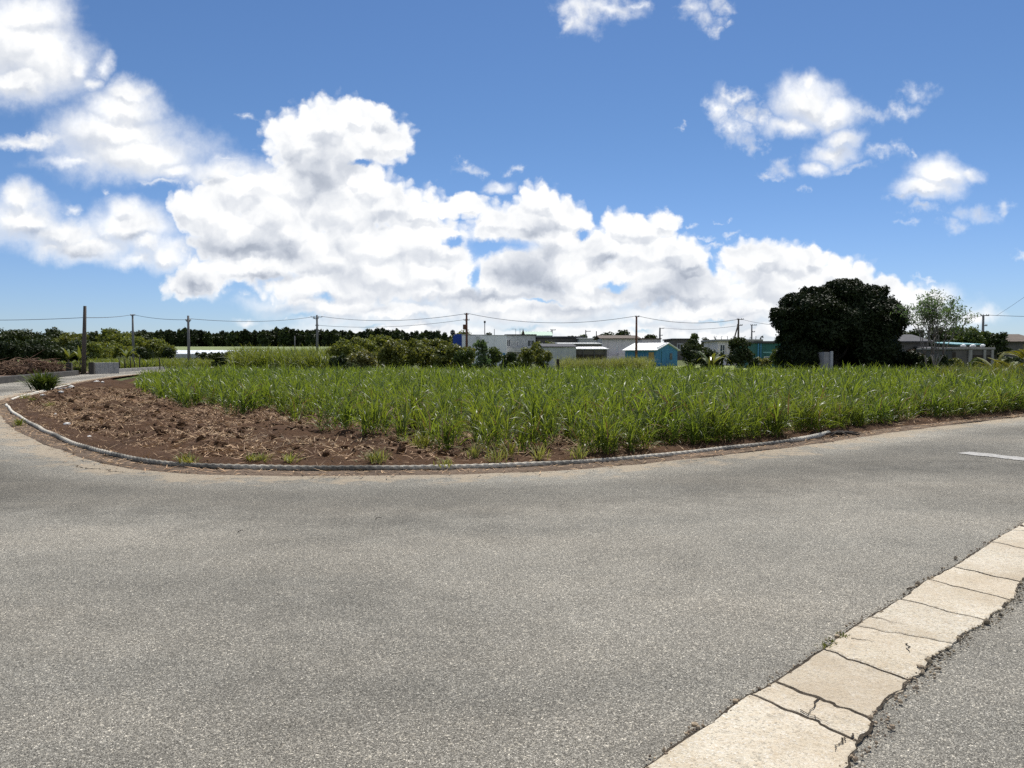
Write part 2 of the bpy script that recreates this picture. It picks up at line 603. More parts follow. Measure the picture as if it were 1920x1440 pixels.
def worn(name, col, var=0.25, scale=1.5, rough=0.85, stain=None, grain=7.0, spec=0.3, metal=0.0):
    """painted / concrete / wood surface with blotches and fine grain"""
    m, t, b, co, _ = mat(name)
    n1 = t.noise(co, scale, 5, .6)
    n2 = t.noise(co, grain, 3, .6)
    c0 = tuple(c * (1 - var * .7) for c in col)
    c1 = tuple(min(1, c * (1 + var * .7)) for c in col)
    c = t.mix(t.rng(n1, .3, .7), c0, c1)
    c = t.mix(t.math('MULTIPLY', t.rng(n2, .35, .7), .12), c, tuple(x * .6 for x in col))
    if stain:
        st = t.noise(t.vec('MULTIPLY', co, (1, 1, .25)), scale * 2.2, 4, .65)
        c = t.mix(t.rng(st, .52, .72, 0, .7), c, stain)
    setp(t, b, c, rough, spec, metal)
    bump(t, b, n2, .12, .01)
    return m


def leafmat(name, col, var=0.4, trans=0.3, rough=0.5, spec=0.4, tcol=None, scale=0.35):
    """leaves: every leaf a little different, light coming through"""
    m, t, b, co, out = mat(name)
    geo = t.node('ShaderNodeNewGeometry')
    rnd = geo.outputs['Random Per Island']
    info = t.node('ShaderNodeObjectInfo')
    pos = geo.outputs['Position']
    n1 = t.noise(pos, scale, 3, .6)
    dark = tuple(c * (1 - var) for c in col)
    lite = (min(1, col[0] * (1 + var * 1.2)), min(1, col[1] * (1 + var)), min(1, col[2] * (1 + var * .6)))
    c = t.mix(rnd, dark, lite)
    c = t.mix(t.rng(n1, .35, .68), c, t.mix(.55, c, (col[0] * 1.5, col[1] * 1.15, col[2])))
    c = t.mix(t.math('MULTIPLY', info.outputs['Random'], .35), c, tuple(x * .6 for x in col))
    setp(t, b, c, rough, spec)
    if trans > 0:
        tr = t.node('ShaderNodeBsdfTranslucent')
        tk = tcol or (1.5, 1.35, .6)
        t.l.new(t.vec('MULTIPLY', c, tk), tr.inputs[0])
        mx_ = t.node('ShaderNodeMixShader')
        mx_.inputs[0].default_value = trans
        t.l.new(b.outputs[0], mx_.inputs[1])
        t.l.new(tr.outputs[0], mx_.inputs[2])
        t.l.new(mx_.outputs[0], out.inputs[0])
    return m


M = {}
M['cane'] = leafmat('cane_leaf', (0.104, 0.162, 0.033), .44, .48, .42, .32, (1.75, 1.6, .7), .5)
M['cane_dry'] = leafmat('dry_leaf', (0.26, 0.19, 0.11), .4, .15, .7, .2)
M['tall_cane'] = leafmat('tall_cane_leaf', (0.13, 0.18, 0.042), .4, .42, .5, .3)
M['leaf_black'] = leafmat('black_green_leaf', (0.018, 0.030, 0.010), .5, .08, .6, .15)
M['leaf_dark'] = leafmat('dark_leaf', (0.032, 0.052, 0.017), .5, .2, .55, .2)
M['leaf_mid'] = leafmat('green_leaf', (0.066, 0.105, 0.027), .45, .3, .5, .25)
M['leaf_olive'] = leafmat('olive_leaf', (0.115, 0.145, 0.038), .4, .35, .5, .35)
M['leaf_hill'] = leafmat('sunlit_hill_leaf', (0.125, 0.165, 0.045), .4, .4, .55, .2)
M['leaf_pale'] = leafmat('pale_leaf', (0.15, 0.17, 0.06), .4, .3, .5, .35)
M['leaf_grey'] = leafmat('grey_green_leaf', (0.09, 0.145, 0.065), .4, .45, .5, .3, (1.1, 1.25, .8))
M['palm'] = leafmat('palm_leaf', (0.16, 0.18, 0.03), .4, .3, .35, .5)
M['banana'] = leafmat('banana_leaf', (0.13, 0.17, 0.05), .4, .3, .35, .5)
M['dry'] = leafmat('dry_twig', (0.15, 0.105, 0.075), .45, 0, .85, .2)
M['drygrass'] = leafmat('dry_grass', (0.215, 0.245, 0.085), .4, .3, .6, .3, (1.4, 1.4, .7))
M['bark'] = worn('bark', (0.09, 0.075, 0.06), .4, 3, .9)
M['bark_pale'] = worn('pale_bark', (0.22, 0.20, 0.17), .3, 4, .9)
M['concrete'] = worn('grey_concrete', (0.30, 0.29, 0.27), .25, 1.2, .9, (0.10, 0.095, 0.085))
M['concrete_dark'] = worn('dark_stained_concrete', (0.06, 0.056, 0.05), .4, 1.5, .9, (0.03, 0.03, 0.028))
M['block'] = worn('pale_block', (0.33, 0.325, 0.31), .25, 2.5, .9, (0.14, 0.135, 0.125))
M['pole_brown'] = worn('brown_pole', (0.085, 0.07, 0.06), .25, 1.2, .85)
M['pole_grey'] = worn('grey_pole', (0.17, 0.165, 0.16), .2, 1.2, .85)
M['steel'] = worn('dark_steel', (0.07, 0.07, 0.072), .3, 4, .6, spec=.4)
M['rust'] = worn('rusty_steel', (0.13, 0.06, 0.04), .35, 3, .8)
M['wire'] = worn('wire', (0.08, 0.085, 0.095), .1, 1, .6)
M['white_wall'] = worn('white_wall', (0.80, 0.80, 0.79), .08, .6, .85, (0.42, 0.42, 0.41))
M['grey_wall'] = worn('grey_wall', (0.46, 0.47, 0.46), .15, .8, .9, (0.2, 0.2, 0.19))
M['pink_wall'] = worn('pinkish_white_wall', (0.72, 0.66, 0.64), .1, .6, .85, (0.33, 0.30, 0.29))
M['dim_wall'] = worn('weathered_wall', (0.13, 0.12, 0.11), .35, .8, .9, (0.06, 0.055, 0.05))
M['blue_wall'] = worn('turquoise_wall', (0.06, 0.20, 0.36), .12, .7, .85, (0.045, 0.14, 0.25))
M['teal_wall'] = worn('teal_wall', (0.035, 0.12, 0.115), .2, .8, .85, (0.02, 0.06, 0.06))
M['royal'] = worn('deep_blue_panel', (0.02, 0.06, 0.30), .2, .8, .6)
M['white_roof'] = worn('white_roof', (0.80, 0.80, 0.79), .06, .8, .5, (0.6, 0.59, 0.57))
M['green_roof'] = worn('pale_green_roof', (0.33, 0.46, 0.36), .1, .8, .6)
M['dark_roof'] = worn('dark_roof', (0.06, 0.06, 0.065), .35, 1, .85)
M['brown_roof'] = worn('brown_roof', (0.11, 0.085, 0.065), .3, 1, .85)
M['teal_roof'] = worn('teal_roof', (0.16, 0.34, 0.36), .15, 1, .5)
M['plastic'] = worn('white_plastic_film', (0.80, 0.83, 0.85), .06, .5, .35, spec=.5)
M['tan_board'] = worn('tan_board', (0.36, 0.25, 0.11), .2, 2, .85)
M['wood_dark'] = worn('dark_wood', (0.05, 0.04, 0.032), .3, 4, .9)
M['grit'] = leafmat('grit', (0.24, 0.215, 0.175), .7, 0, .9, .2)
M['stone'] = worn('white_stone', (0.66, 0.64, 0.60), .15, 20, .85)
m_, t_, b_, co_, o_ = mat('window_glass')
setp(t_, b_, t_.mix(t_.rng(t_.noise(co_, .9, 2), .4, .6), (0.015, 0.02, 0.025), (0.05, 0.06, 0.07)), .15, .6)
M['glass'] = m_
# ------------------------------------------------------------------ the field's edge (rope line), from the far left round the bend to the right
EDGE_PX = [(395, 690.6), (330, 696), (270, 701.5), (225, 706.5), (180, 713), (130, 722.5), (75, 736.5), (40, 745), (17, 752.5), (11, 760), (22, 773), (60, 800), (110, 825.5), (180, 849),
           (250, 868), (300, 876.5), (345, 879), (400, 882), (520, 884.5), (660, 884.5), (800, 883.5), (950, 880), (1100, 872), (1250, 857),
           (1400, 841), (1500, 829), (1560, 819), (1640, 808), (1760, 794), (1850, 784.5), (1920, 777.5)]
EDGE = [gnd(*p) for p in EDGE_PX]
d_ = (EDGE[-1] - EDGE[-4]).normalized()
EDGE = [EDGE[0] + (EDGE[0] - EDGE[1]).normalized() * k for k in (40, 20)] + EDGE + [EDGE[-1] + d_ * k for k in (10, 25, 60)]
LINE = smooth_line(resample(EDGE, 0.25), 14)
T_ = np.gradient(LINE, axis=0)
T_ /= np.linalg.norm(T_, axis=1)[:, None]
OUT = np.stack([T_[:, 1], -T_[:, 0]], 1)              # towards the road
OUT = smooth_line(OUT, 20)
OUT /= np.linalg.norm(OUT, axis=1)[:, None]
FIELD = [tuple(p) for p in LINE] + [(75, 75), (60, 110), (-40, 125)]


def band(name, offs, zs, mt, lo=0, hi=None, wob=0.0):
    L, O = LINE[lo:hi], OUT[lo:hi]
    s = np.arange(len(L)) * 0.25
    V, E = [], []
    for k, (o, z) in enumerate(zip(offs, zs)):
        ow = o + wob * (fbm(s, np.full(len(s), 7.0 * k), .7, 4) - .5) * 2
        p = L + O * ow[:, None]
        V.append(np.column_stack([p, np.full(len(p), z) if np.isscalar(z) else z(p[:, 0], p[:, 1])]))
        E.append(np.full(len(p), o))
    n = len(L)
    i, j = np.meshgrid(np.arange(len(offs) - 1), np.arange(n - 1), indexing='ij')
    a = i * n + j
    q = np.stack([a, a + n, a + n + 1, a + 1], -1).reshape(-1, 4)
    me = mesh(name, np.vstack(V), q, mt, True)
    return me, np.concatenate(E)


# ------------------------------------------------------------------ ground materials
def ground_mat():
    m, t, b, co, _ = mat('ground')
    n1 = t.noise(co, .035, 5, .6)
    n2 = t.noise(co, .6, 5, .65)
    n3 = t.noise(co, 9.0, 4, .7)
    g = t.mix(n2, (0.05, 0.075, 0.02), (0.13, 0.14, 0.045))
    g = t.mix(t.rng(n3, .35, .7, 0, .5), g, (0.03, 0.04, 0.012))
    s = t.mix(n3, (0.09, 0.055, 0.035), (0.2, 0.145, 0.10))
    setp(t, b, t.mix(t.rng(n1, .56, .66), g, s), .95, .2)
    bump(t, b, n3, .6, .05)
    return m


def asphalt_mat():
    m, t, b, co, _ = mat('asphalt')
    at_ = t.node('ShaderNodeAttribute', attribute_name='edge')
    e = at_.outputs['Fac']
    warp = t.vec('ADD', co, t.vec('SCALE', t.noise(co, 60, 2, .5, col=True), .012))
    cell = t.node('ShaderNodeTexVoronoi', feature='F1')
    t.put(cell.inputs['Vector'], warp)
    cell.inputs['Scale'].default_value = 215
    cs = t.node('ShaderNodeSeparateColor')
    t.l.new(cell.outputs['Color'], cs.inputs[0])
    cell2 = t.node('ShaderNodeTexVoronoi', feature='F1')
    t.put(cell2.inputs['Vector'], warp)
    cell2.inputs['Scale'].default_value = 110
    cs2 = t.node('ShaderNodeSeparateColor')
    t.l.new(cell2.outputs['Color'], cs2.inputs[0])
    stone = t.ramp(cs.outputs[0], [(0, (.145, .136, .12)), (.35, (.245, .233, .206)), (.7, (.34, .322, .285)), (.88, (.46, .436, .386)), (1, (.70, .665, .595))])
    big = t.ramp(cs2.outputs[1], [(0, (.8, .8, .8)), (.86, (1.03, 1.03, 1.03)), (.9, (1.4, 1.38, 1.34)), (1, (1.65, 1.62, 1.57))])
    c = t.mix(1.0, stone, big, 'MULTIPLY')
    gap = t.rng(cell.outputs['Distance'], .45, .85, 1.0, .35)
    c = t.mix(1.0, c, t.mix(gap, (0, 0, 0), (1, 1, 1)), 'MULTIPLY')
    # large patches: slightly brown wear, plus the road's sheen painted in as tone
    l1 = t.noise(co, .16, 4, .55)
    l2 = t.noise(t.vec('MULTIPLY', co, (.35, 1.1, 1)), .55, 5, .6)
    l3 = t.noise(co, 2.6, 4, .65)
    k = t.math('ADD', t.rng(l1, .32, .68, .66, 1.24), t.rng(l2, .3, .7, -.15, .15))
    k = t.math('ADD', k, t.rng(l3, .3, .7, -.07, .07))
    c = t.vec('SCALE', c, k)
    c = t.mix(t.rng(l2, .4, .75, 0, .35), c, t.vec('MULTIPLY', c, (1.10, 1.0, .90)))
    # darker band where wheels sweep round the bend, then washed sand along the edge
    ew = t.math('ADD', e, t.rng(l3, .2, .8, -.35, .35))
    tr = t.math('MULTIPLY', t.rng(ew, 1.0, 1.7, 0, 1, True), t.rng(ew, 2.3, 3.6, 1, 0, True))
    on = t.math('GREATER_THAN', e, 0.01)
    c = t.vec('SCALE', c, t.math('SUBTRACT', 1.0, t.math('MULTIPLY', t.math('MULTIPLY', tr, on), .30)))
    sn = t.noise(t.vec('MULTIPLY', co, (1, 1, 1)), 1.1, 5, .65)
    es = t.math('ADD', e, t.math('ADD', t.rng(sn, .3, .7, -.6, .6), t.rng(t.noise(co, 5.5, 4, .7), .3, .7, -.35, .35)))
    sand = t.math('MULTIPLY', t.rng(es, .50, 1.0, 1, 0, True), on)
    sc = t.mix(t.noise(co, 14, 4, .7), (.30, .235, .165), (.46, .385, .29))
    c = t.mix(t.math('MULTIPLY', sand, .66), c, sc)
    c = t.vec('MULTIPLY', c, (1.06, 1.06, 1.03))
    setp(t, b, c, .9, .12)
    h = t.math('ADD', t.math('MULTIPLY', cell.outputs['Distance'], -1.0), t.math('MULTIPLY', cs.outputs[1], .5))
    bump(t, b, h, .75, .006)
    return m


def dirt_mat(name, a, bcol, straw=.35):
    m, t, b, co, _ = mat(name)
    n1 = t.noise(co, .8, 4, .6)
    n2 = t.noise(co, 12, 5, .7)
    n3 = t.voro(co, 28, 'F1')
    c = t.mix(t.rng(n2, .25, .75), a, bcol)
    c = t.mix(t.rng(n1, .4, .7, 0, .5), c, tuple(x * .6 for x in a))
    st = t.noise(t.vec('MULTIPLY', co, (1, 3.0, 1)), 30, 3, .7)
    c = t.mix(t.rng(st, .60, .70, 0, straw), c, (.34, .25, .16))
    setp(t, b, c, .95, .15)
    bump(t, b, t.math('ADD', n2, t.math('MULTIPLY', n3, .4)), .9, .05)
    return m


def slab_mat():
    m, t, b, co, _ = mat('old_concrete_slab')
    n1 = t.noise(co, 2.2, 5, .6)
    n2 = t.noise(co, 24, 5, .7)
    v = t.node('ShaderNodeTexVoronoi', feature='F1')
    t.put(v.inputs['Vector'], t.vec('ADD', co, t.vec('SCALE', t.noise(co, 70, 2, .5, col=True), .01)))
    v.inputs['Scale'].default_value = 120
    vs = t.node('ShaderNodeSeparateColor')
    t.l.new(v.outputs['Color'], vs.inputs[0])
    c = t.mix(t.rng(n1, .3, .7), (.50, .445, .34), (.64, .58, .47))
    c = t.mix(t.rng(n2, .45, .75, 0, .6), c, (.46, .35, .22))
    c = t.mix(t.rng(vs.outputs[0], .0, .25, .6, 0), c, (.15, .14, .12))
    c = t.mix(t.rng(vs.outputs[0], .8, 1, 0, .7), c, (.66, .64, .59))
    n4 = t.noise(t.vec('MULTIPLY', co, (1, 1, 1)), .9, 5, .65)
    c = t.mix(t.rng(n4, .42, .64, 0, .65), c, (.40, .32, .22))
    n5 = t.noise(co, 6.5, 6, .75)
    c = t.mix(t.rng(n5, .58, .72, 0, .6), c, (.22, .195, .155))
    c = t.mix(t.rng(n5, .28, .40, .45, 0), c, (.72, .69, .62))
    geo = t.node('ShaderNodeNewGeometry')
    c = t.vec('SCALE', c, t.rng(geo.outputs['Random Per Island'], 0, 1, .9, 1.08))
    setp(t, b, c, .9, .25)
    bump(t, b, t.math('ADD', t.math('ADD', n2, n5), t.math('MULTIPLY', vs.outputs[1], .35)), .8, .012)
    return m


M['ground'] = ground_mat()
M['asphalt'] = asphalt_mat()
M['soil'] = dirt_mat('red_brown_soil', (.043, .021, .010), (.108, .057, .028), .45)
M['verge'] = dirt_mat('dry_verge', (.11, .078, .055), (.22, .165, .12), .6)
M['joint'] = dirt_mat('joint_dirt', (.03, .025, .019), (.10, .08, .058), .15)
M['slab'] = slab_mat()

# ------------------------------------------------------------------ ground sheet to the horizon
xs = np.unique(np.concatenate([np.linspace(-1500, -90, 24), np.linspace(-90, 90, 61), np.linspace(90, 1500, 24)]))
ys = np.unique(np.concatenate([np.linspace(-120, 100, 23), np.linspace(100, 270, 50), np.linspace(270, 2600, 24)]))
X, Y = np.meshgrid(xs, ys, indexing='ij')
Z = terr(X, Y) - 0.06
i, j = np.meshgrid(np.arange(len(xs) - 1), np.arange(len(ys) - 1), indexing='ij')
a = i * len(ys) + j
q = np.stack([a, a + len(ys), a + len(ys) + 1, a + 1], -1).reshape(-1, 4)
g = link('ground', mesh('ground', np.column_stack([X.ravel(), Y.ravel(), Z.ravel()]), q, M['ground'], True))
tag(g, 'flat farmland of grass and brown soil rising gently behind', 'ground', kind='structure')

# ------------------------------------------------------------------ asphalt: the wide bend, fine near the field, then everything under the camera
OUTER_L = [(-24, 30), (-30.2, 46.6), (-36.5, 66.4), (-39.6, 82), (-44, 112), (-52, 150)]
poly = [tuple(p) for p in LINE[::4]] + [(45, 20), (40, -30), (-60, -30), (-60, 10), (-34, 18)] + OUTER_L
bm = bmesh.new()
vs_ = [bm.verts.new((x, y, -0.006)) for x, y in poly]
bm.faces.new(vs_)
bmesh.ops.triangulate(bm, faces=bm.faces[:])
bmesh.ops.recalc_face_normals(bm, faces=bm.faces[:])
me = bpy.data.meshes.new('road')
bm.to_mesh(me)
bm.free()
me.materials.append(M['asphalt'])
if me.polygons[0].normal.z < 0:
    me.flip_normals()
road = link('road', me)
tag(road, 'grey worn asphalt road sweeping round the corner of the cane field', 'road', kind='structure')
offs = [0.0, .1, .2, .3, .4, .5, .6, .7, .8, .9, 1.0, 1.1, 1.25, 1.4, 1.6, 1.8, 2.0, 2.3, 2.6, 3.0, 3.5, 4.0, 5.0]
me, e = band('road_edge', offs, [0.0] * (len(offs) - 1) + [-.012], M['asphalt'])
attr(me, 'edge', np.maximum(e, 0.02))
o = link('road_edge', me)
tag(o, 'sandy wheel-swept outer strip of the asphalt beside the rope', 'road', kind='structure')

# dirt strip the rope lies on
me, e = band('field_edge', [-.62, -.45, -.3, -.15, -.05, .03], [.075, .085, .07, .05, .03, .005], M['soil'], wob=.05)
o = link('field_edge', me)
tag(o, 'brown soil bank just inside the rope', 'soil', kind='structure')
me, e = band('verge', [-.03, .0, .05, .10, .17, .25, .32, .38], [.02, .022, .022, .02, .018, .016, .010, -.004], M['verge'], wob=.12)
co_v = np.empty(len(me.vertices) * 3, np.float32)
me.vertices.foreach_get('co', co_v)
co_v = co_v.reshape(-1, 3)
co_v[:, 2] += (fbm(co_v[:, 0], co_v[:, 1], 4.0, 4) - .5) * .03 * (e < .45)
me.vertices.foreach_set('co', co_v.ravel())
o = link('verge', me)
tag(o, 'strip of dry brown dirt along the field edge under the rope', 'verge', kind='structure')

# ------------------------------------------------------------------ tilled soil of the field
gx = np.arange(-24, 40, .14)
gy = np.arange(9.6, 52, .14)
X, Y = np.meshgrid(gx, gy, indexing='ij')
D = dist_line(X, Y, LINE[::6])
IN = inside(X, Y, FIELD)
hgt = (fbm(X, Y, 1.6, 5, .6) - .5) * .16 + (fbm(X + 40, Y, .35, 3) - .5) * .16 + (fbm(X, Y + 31, 4.5, 2) - .5) * .13
# planting ridges run away from the viewer
RIDGE = lambda x, y: .05 * np.sin((x * .92 + y * .38) * 2 * PI / 1.25)
Zs = .055 + (hgt + RIDGE(X, Y) + .06) * sstep((D - .28) / 1.0)
ok = IN & (D > .30)
idx = -np.ones(X.shape, int)
keep = ok
idx[keep] = np.arange(keep.sum())
i, j = np.meshgrid(np.arange(len(gx) - 1), np.arange(len(gy) - 1), indexing='ij')
f = ok[:-1, :-1] & ok[1:, :-1] & ok[1:, 1:] & ok[:-1, 1:]
i, j = i[f], j[f]
q = np.stack([idx[i, j], idx[i + 1, j], idx[i + 1, j + 1], idx[i, j + 1]], -1)
soil = link('field_soil', mesh('field_soil', np.column_stack([X[keep], Y[keep], Zs[keep]]), q, M['soil'], True))
tag(soil, 'tilled red brown soil of the cane field inside the rope', 'soil', kind='structure')


def soil_z(x, y):
    x, y = np.asarray(x, float), np.asarray(y, float)
    h = (fbm(x, y, 1.6, 5, .6) - .5) * .16 + (fbm(x + 40, y, .35, 3) - .5) * .16 + (fbm(x, y + 31, 4.5, 2) - .5) * .13
    return .055 + (h + RIDGE(x, y) + .06) * sstep((dist_line(x, y, LINE[::6]) - .28) / 1.0)


# the farther fields: a pale crop below the dark trees, the mown grass by the blue house, the brown cleared land
def sheet(name, px, mt, label, cat, lift=.02, n=12):
    """quad patch laid on the land between four ground corners"""
    c = [np.array(p, float) for p in px]
    u, v = np.meshgrid(np.linspace(0, 1, n), np.linspace(0, 1, n), indexing='ij')
    P = (c[0][None, None] * (1 - u)[..., None] + c[1] * u[..., None]) * (1 - v)[..., None] + (c[3] * (1 - u)[..., None] + c[2] * u[..., None]) * v[..., None]
    P += (fbm(P[..., 0], P[..., 1], .2, 3) - .5)[..., None] * 2 * np.array([1, 1])
    z = terr(P[..., 0], P[..., 1]) + lift
    i, j = np.meshgrid(np.arange(n - 1), np.arange(n - 1), indexing='ij')
    a = i * n + j
    q = np.stack([a, a + n, a + n + 1, a + 1], -1).reshape(-1, 4)
    o = link(name, mesh(name, np.column_stack([P[..., 0].ravel(), P[..., 1].ravel(), z.ravel()]), q, mt, True))
    return tag(o, label, cat, kind='structure')


def crop_mat(name, a, b2, sc):
    m, t, b, co, _ = mat(name)
    n = t.noise(co, sc, 5, .7)
    n1 = t.noise(co, .25, 3, .6)
    c = t.mix(t.rng(n, .3, .7), a, b2)
    setp(t, b, t.mix(t.rng(n1, .4, .7, 0, .5), c, tuple(x * .7 for x in a)), .9, .2)
    bump(t, b, n, .8, .2)
    return m


M['pale_crop'] = crop_mat('pale_crop', (.14, .18, .07), (.24, .27, .12), 1.2)
M['mown'] = crop_mat('mown_grass', (.17, .21, .06), (.27, .30, .10), 3)
M['cleared'] = crop_mat('cleared_land', (.10, .07, .055), (.22, .16, .12), 1.5)
sheet('far_field', [(-120, 175), (-20, 175), (-25, 252), (-150, 252)], M['pale_crop'], 'pale green crop strip in front of the dark tree belt', 'field', .25)
sheet('lawn', [(10, 74), (38, 74), (45, 118), (10, 118)], M['mown'], 'bright mown grass beside the turquoise house', 'lawn', .03)
sheet('cleared_land', [(-75, 40), (-33.5, 52), (-40.5, 76), (-100, 95)], M['cleared'], 'bare brown cleared land behind the low roadside wall', 'bare land', .05)

# ------------------------------------------------------------------ concrete gutter strip, cracked into slabs
L_PX = [(1210, 1440), (1300, 1378), (1405, 1303), (1450, 1280), (1545, 1218), (1607, 1174), (1630, 1158), (1690, 1125), (1740, 1087), (1785, 1064), (1850, 1022), (1920, 981)]
R_PX = [(1590, 1440), (1612, 1392), (1635, 1350), (1680, 1302), (1710, 1276), (1745, 1238), (1782, 1208), (1815, 1186), (1850, 1165), (1893, 1127), (1918, 1092), (1960, 1050), (2010, 1015)]
CR = [((1405, 1303), (1600, 1390)), ((1450, 1280), (1635, 1350)), ((1545, 1218), (1710, 1276)), ((1607, 1174), (1782, 1208)),
      ((1690, 1125), (1850, 1165)), ((1740, 1087), (1893, 1127)), ((1785, 1064), (1918, 1092))]
LP = [np.array(gnd(*p))[:2] for p in L_PX]
RP = [np.array(gnd(*p))[:2] for p in R_PX]
dl = (LP[1] - LP[0]) / np.linalg.norm(LP[1] - LP[0])
LP = [LP[0] - dl * 3.2, LP[0] - dl * 1.4] + LP
RP = [RP[0] - dl * 3.2, RP[0] - dl * 1.4] + RP
dr = LP[-1] - LP[-3]
dr /= np.linalg.norm(dr)
LP += [LP[-1] + dr * k for k in (1.5, 4, 8, 16)]
RP += [RP[-1] + dr * k for k in (1.5, 4, 8, 16)]
LQ, RQ = resample(LP, .03), resample(RP, .03)
near = lambda Q, p: int(np.argmin(np.linalg.norm(Q - p, axis=1)))
cuts = [(near(LQ, np.array(gnd(*a))[:2]), near(RQ, np.array(gnd(*b))[:2])) for a, b in CR]
for k in range(1, 5):                                   # joints outside the picture
    cuts.append((min(cuts[6][0] + 28 * k + 8 * (k % 2), len(LQ) - 2), min(cuts[6][1] + 28 * k + 6 * (k % 3), len(RQ) - 2)))
for k in range(1, 4):
    cuts.append((max(cuts[0][0] - 34 * k, 1), max(cuts[0][1] - 33 * k, 1)))
cuts = sorted(cuts)
cuts = [(0, 0)] + cuts + [(len(LQ) - 1, len(RQ) - 1)]
wl = (fbm(np.arange(len(LQ)), np.zeros(len(LQ)), .22, 5, .7) - .5) * .03
wr = (fbm(np.arange(len(RQ)), np.full(len(RQ), 50.0), .20, 6, .72) - .5) * .085
acr = RQ[near(RQ, LQ[len(LQ) // 2])] - LQ[len(LQ) // 2]
acr /= np.linalg.norm(acr)
LQ2 = LQ + acr * (wl[:, None])
RQ2 = RQ + acr * (wr[:, None])


def crack_line(c, sd):
    a, b = LQ2[c[0]], RQ2[c[1]]
    n = 26
    t = np.linspace(0, 1, n)
    d = (b - a) / np.linalg.norm(b - a)
    nn = np.array([-d[1], d[0]])
    j = (fbm(t * 6, np.full(n, sd * 3.7), 1.0, 4, .6) - .5) * .07 * np.sin(t * PI) ** .5
    wdt = .0022 + .0055 * fbm(t * 5, np.full(n, sd * 1.9 + 20), 1.0, 3)
    return a + (b - a) * t[:, None] + nn * j[:, None], nn, wdt


bm = bmesh.new()
for k in range(len(cuts) - 1):
    (l0, r0), (l1, r1) = cuts[k], cuts[k + 1]
    A, na, wa = crack_line(cuts[k], k)
    B, nb, wb = crack_line(cuts[k + 1], k + 1)
    A = A + na * wa[:, None] * (1 if np.dot(na, LQ2[min(l0 + 5, len(LQ2) - 1)] - LQ2[l0]) > 0 else -1)
    B = B - nb * wb[:, None] * (1 if np.dot(nb, LQ2[l1] - LQ2[max(l1 - 5, 0)]) > 0 else -1)
    ringp = list(LQ2[l0 + 1:l1]) + list(B) + list(RQ2[r0 + 1:r1][::-1]) + list(A[::-1])
    zt = .001 + .004 * ((k * 7919) % 5) / 5
    top = [bm.verts.new((p[0], p[1], zt)) for p in ringp]
    low = [bm.verts.new((p[0], p[1], -.03)) for p in ringp]
    cen = np.mean(ringp, axis=0)
    inn = []
    for p in ringp:
        v = cen - p
        inn.append(bm.verts.new((p[0] + v[0] / np.linalg.norm(v) * .014, p[1] + v[1] / np.linalg.norm(v) * .014, zt + .004)))
    n = len(ringp)
    for q_ in range(n):
        r_ = (q_ + 1) % n
        bm.faces.new((low[q_], low[r_], top[r_], top[q_]))
        bm.faces.new((top[q_], top[r_], inn[r_], inn[q_]))
    bm.faces.new(inn)
bmesh.ops.recalc_face_normals(bm, faces=bm.faces[:])
big = [f for f in bm.faces if len(f.verts) > 4]
bmesh.ops.triangulate(bm, faces=big)
me = bpy.data.meshes.new('gutter')
bm.to_mesh(me)
bm.free()
me.materials.append(M['slab'])
o = link('gutter', me)
tag(o, 'cream concrete gutter strip cracked across between the two asphalts', 'gutter', kind='structure')
# dark dirt in the joints
n = 1600
s = np.linspace(0, 1, n)
Lr = np.stack([np.interp(s, np.linspace(0, 1, len(LQ2)), LQ2[:, k]) for k in (0, 1)], 1) - acr * .005
Rr = np.stack([np.interp(s, np.linspace(0, 1, len(RQ2)), RQ2[:, k]) for k in (0, 1)], 1) + acr * .003
jl = (fbm(np.arange(n), np.zeros(n) + 3, .13, 5, .7) - .5)[:, None] * acr * .035
jr = (fbm(np.arange(n), np.zeros(n) + 90, .13, 5, .7) - .5)[:, None] * acr * .05
V = np.vstack([np.column_stack([Lr + jl, np.full(n, .004)]), np.column_stack([Rr + jr, np.full(n, .004)])])
k = np.arange(n - 1)
q = np.stack([k, n + k, n + k + 1, k + 1], -1)
o = link('joint_dirt', mesh('joint_dirt', V, q, M['joint']))
tag(o, 'dark dirt packed in the joints along the concrete gutter', 'dirt', kind='structure')

# short cracks that stop inside a slab
mb = MB()
for k, (p0, p1) in enumerate((((1630, 1158), (1697, 1174)), ((1500, 1335), (1556, 1362)), ((1596, 1200), (1640, 1206)), ((1535, 1310), (1512, 1348)), ((1700, 1210), (1706, 1228)), ((1580, 1388), (1566, 1412)), ((1600, 1380), (1575, 1398)))):
    a, b = np.array(gnd(*p0))[:2], np.array(gnd(*p1))[:2]
    n = 14
    t = np.linspace(0, 1, n)
    d = (b - a) / np.linalg.norm(b - a)
    nn = np.array([-d[1], d[0]])
    P = a + (b - a) * t[:, None] + nn * ((fbm(t * 7, t * 0 + k * 5, 1, 4) - .5) * .05 * np.sin(t * PI))[:, None]
    wv = .0045 * (1 - t * .8) * (.6 + .8 * fbm(t * 9, t * 0 + k, 1, 3))
    V = np.vstack([np.column_stack([P + nn * wv[:, None], np.full(n, .0115)]), np.column_stack([P - nn * wv[:, None], np.full(n, .0115)])])
    kk = np.arange(n - 1)
    mb.add(V, np.stack([kk, n + kk, n + kk + 1, kk + 1], -1))
o = mb.build('crack_dirt', M['joint'])
tag(o, 'dark dirt in the short cracks that end inside the concrete slabs', 'dirt', kind='structure')

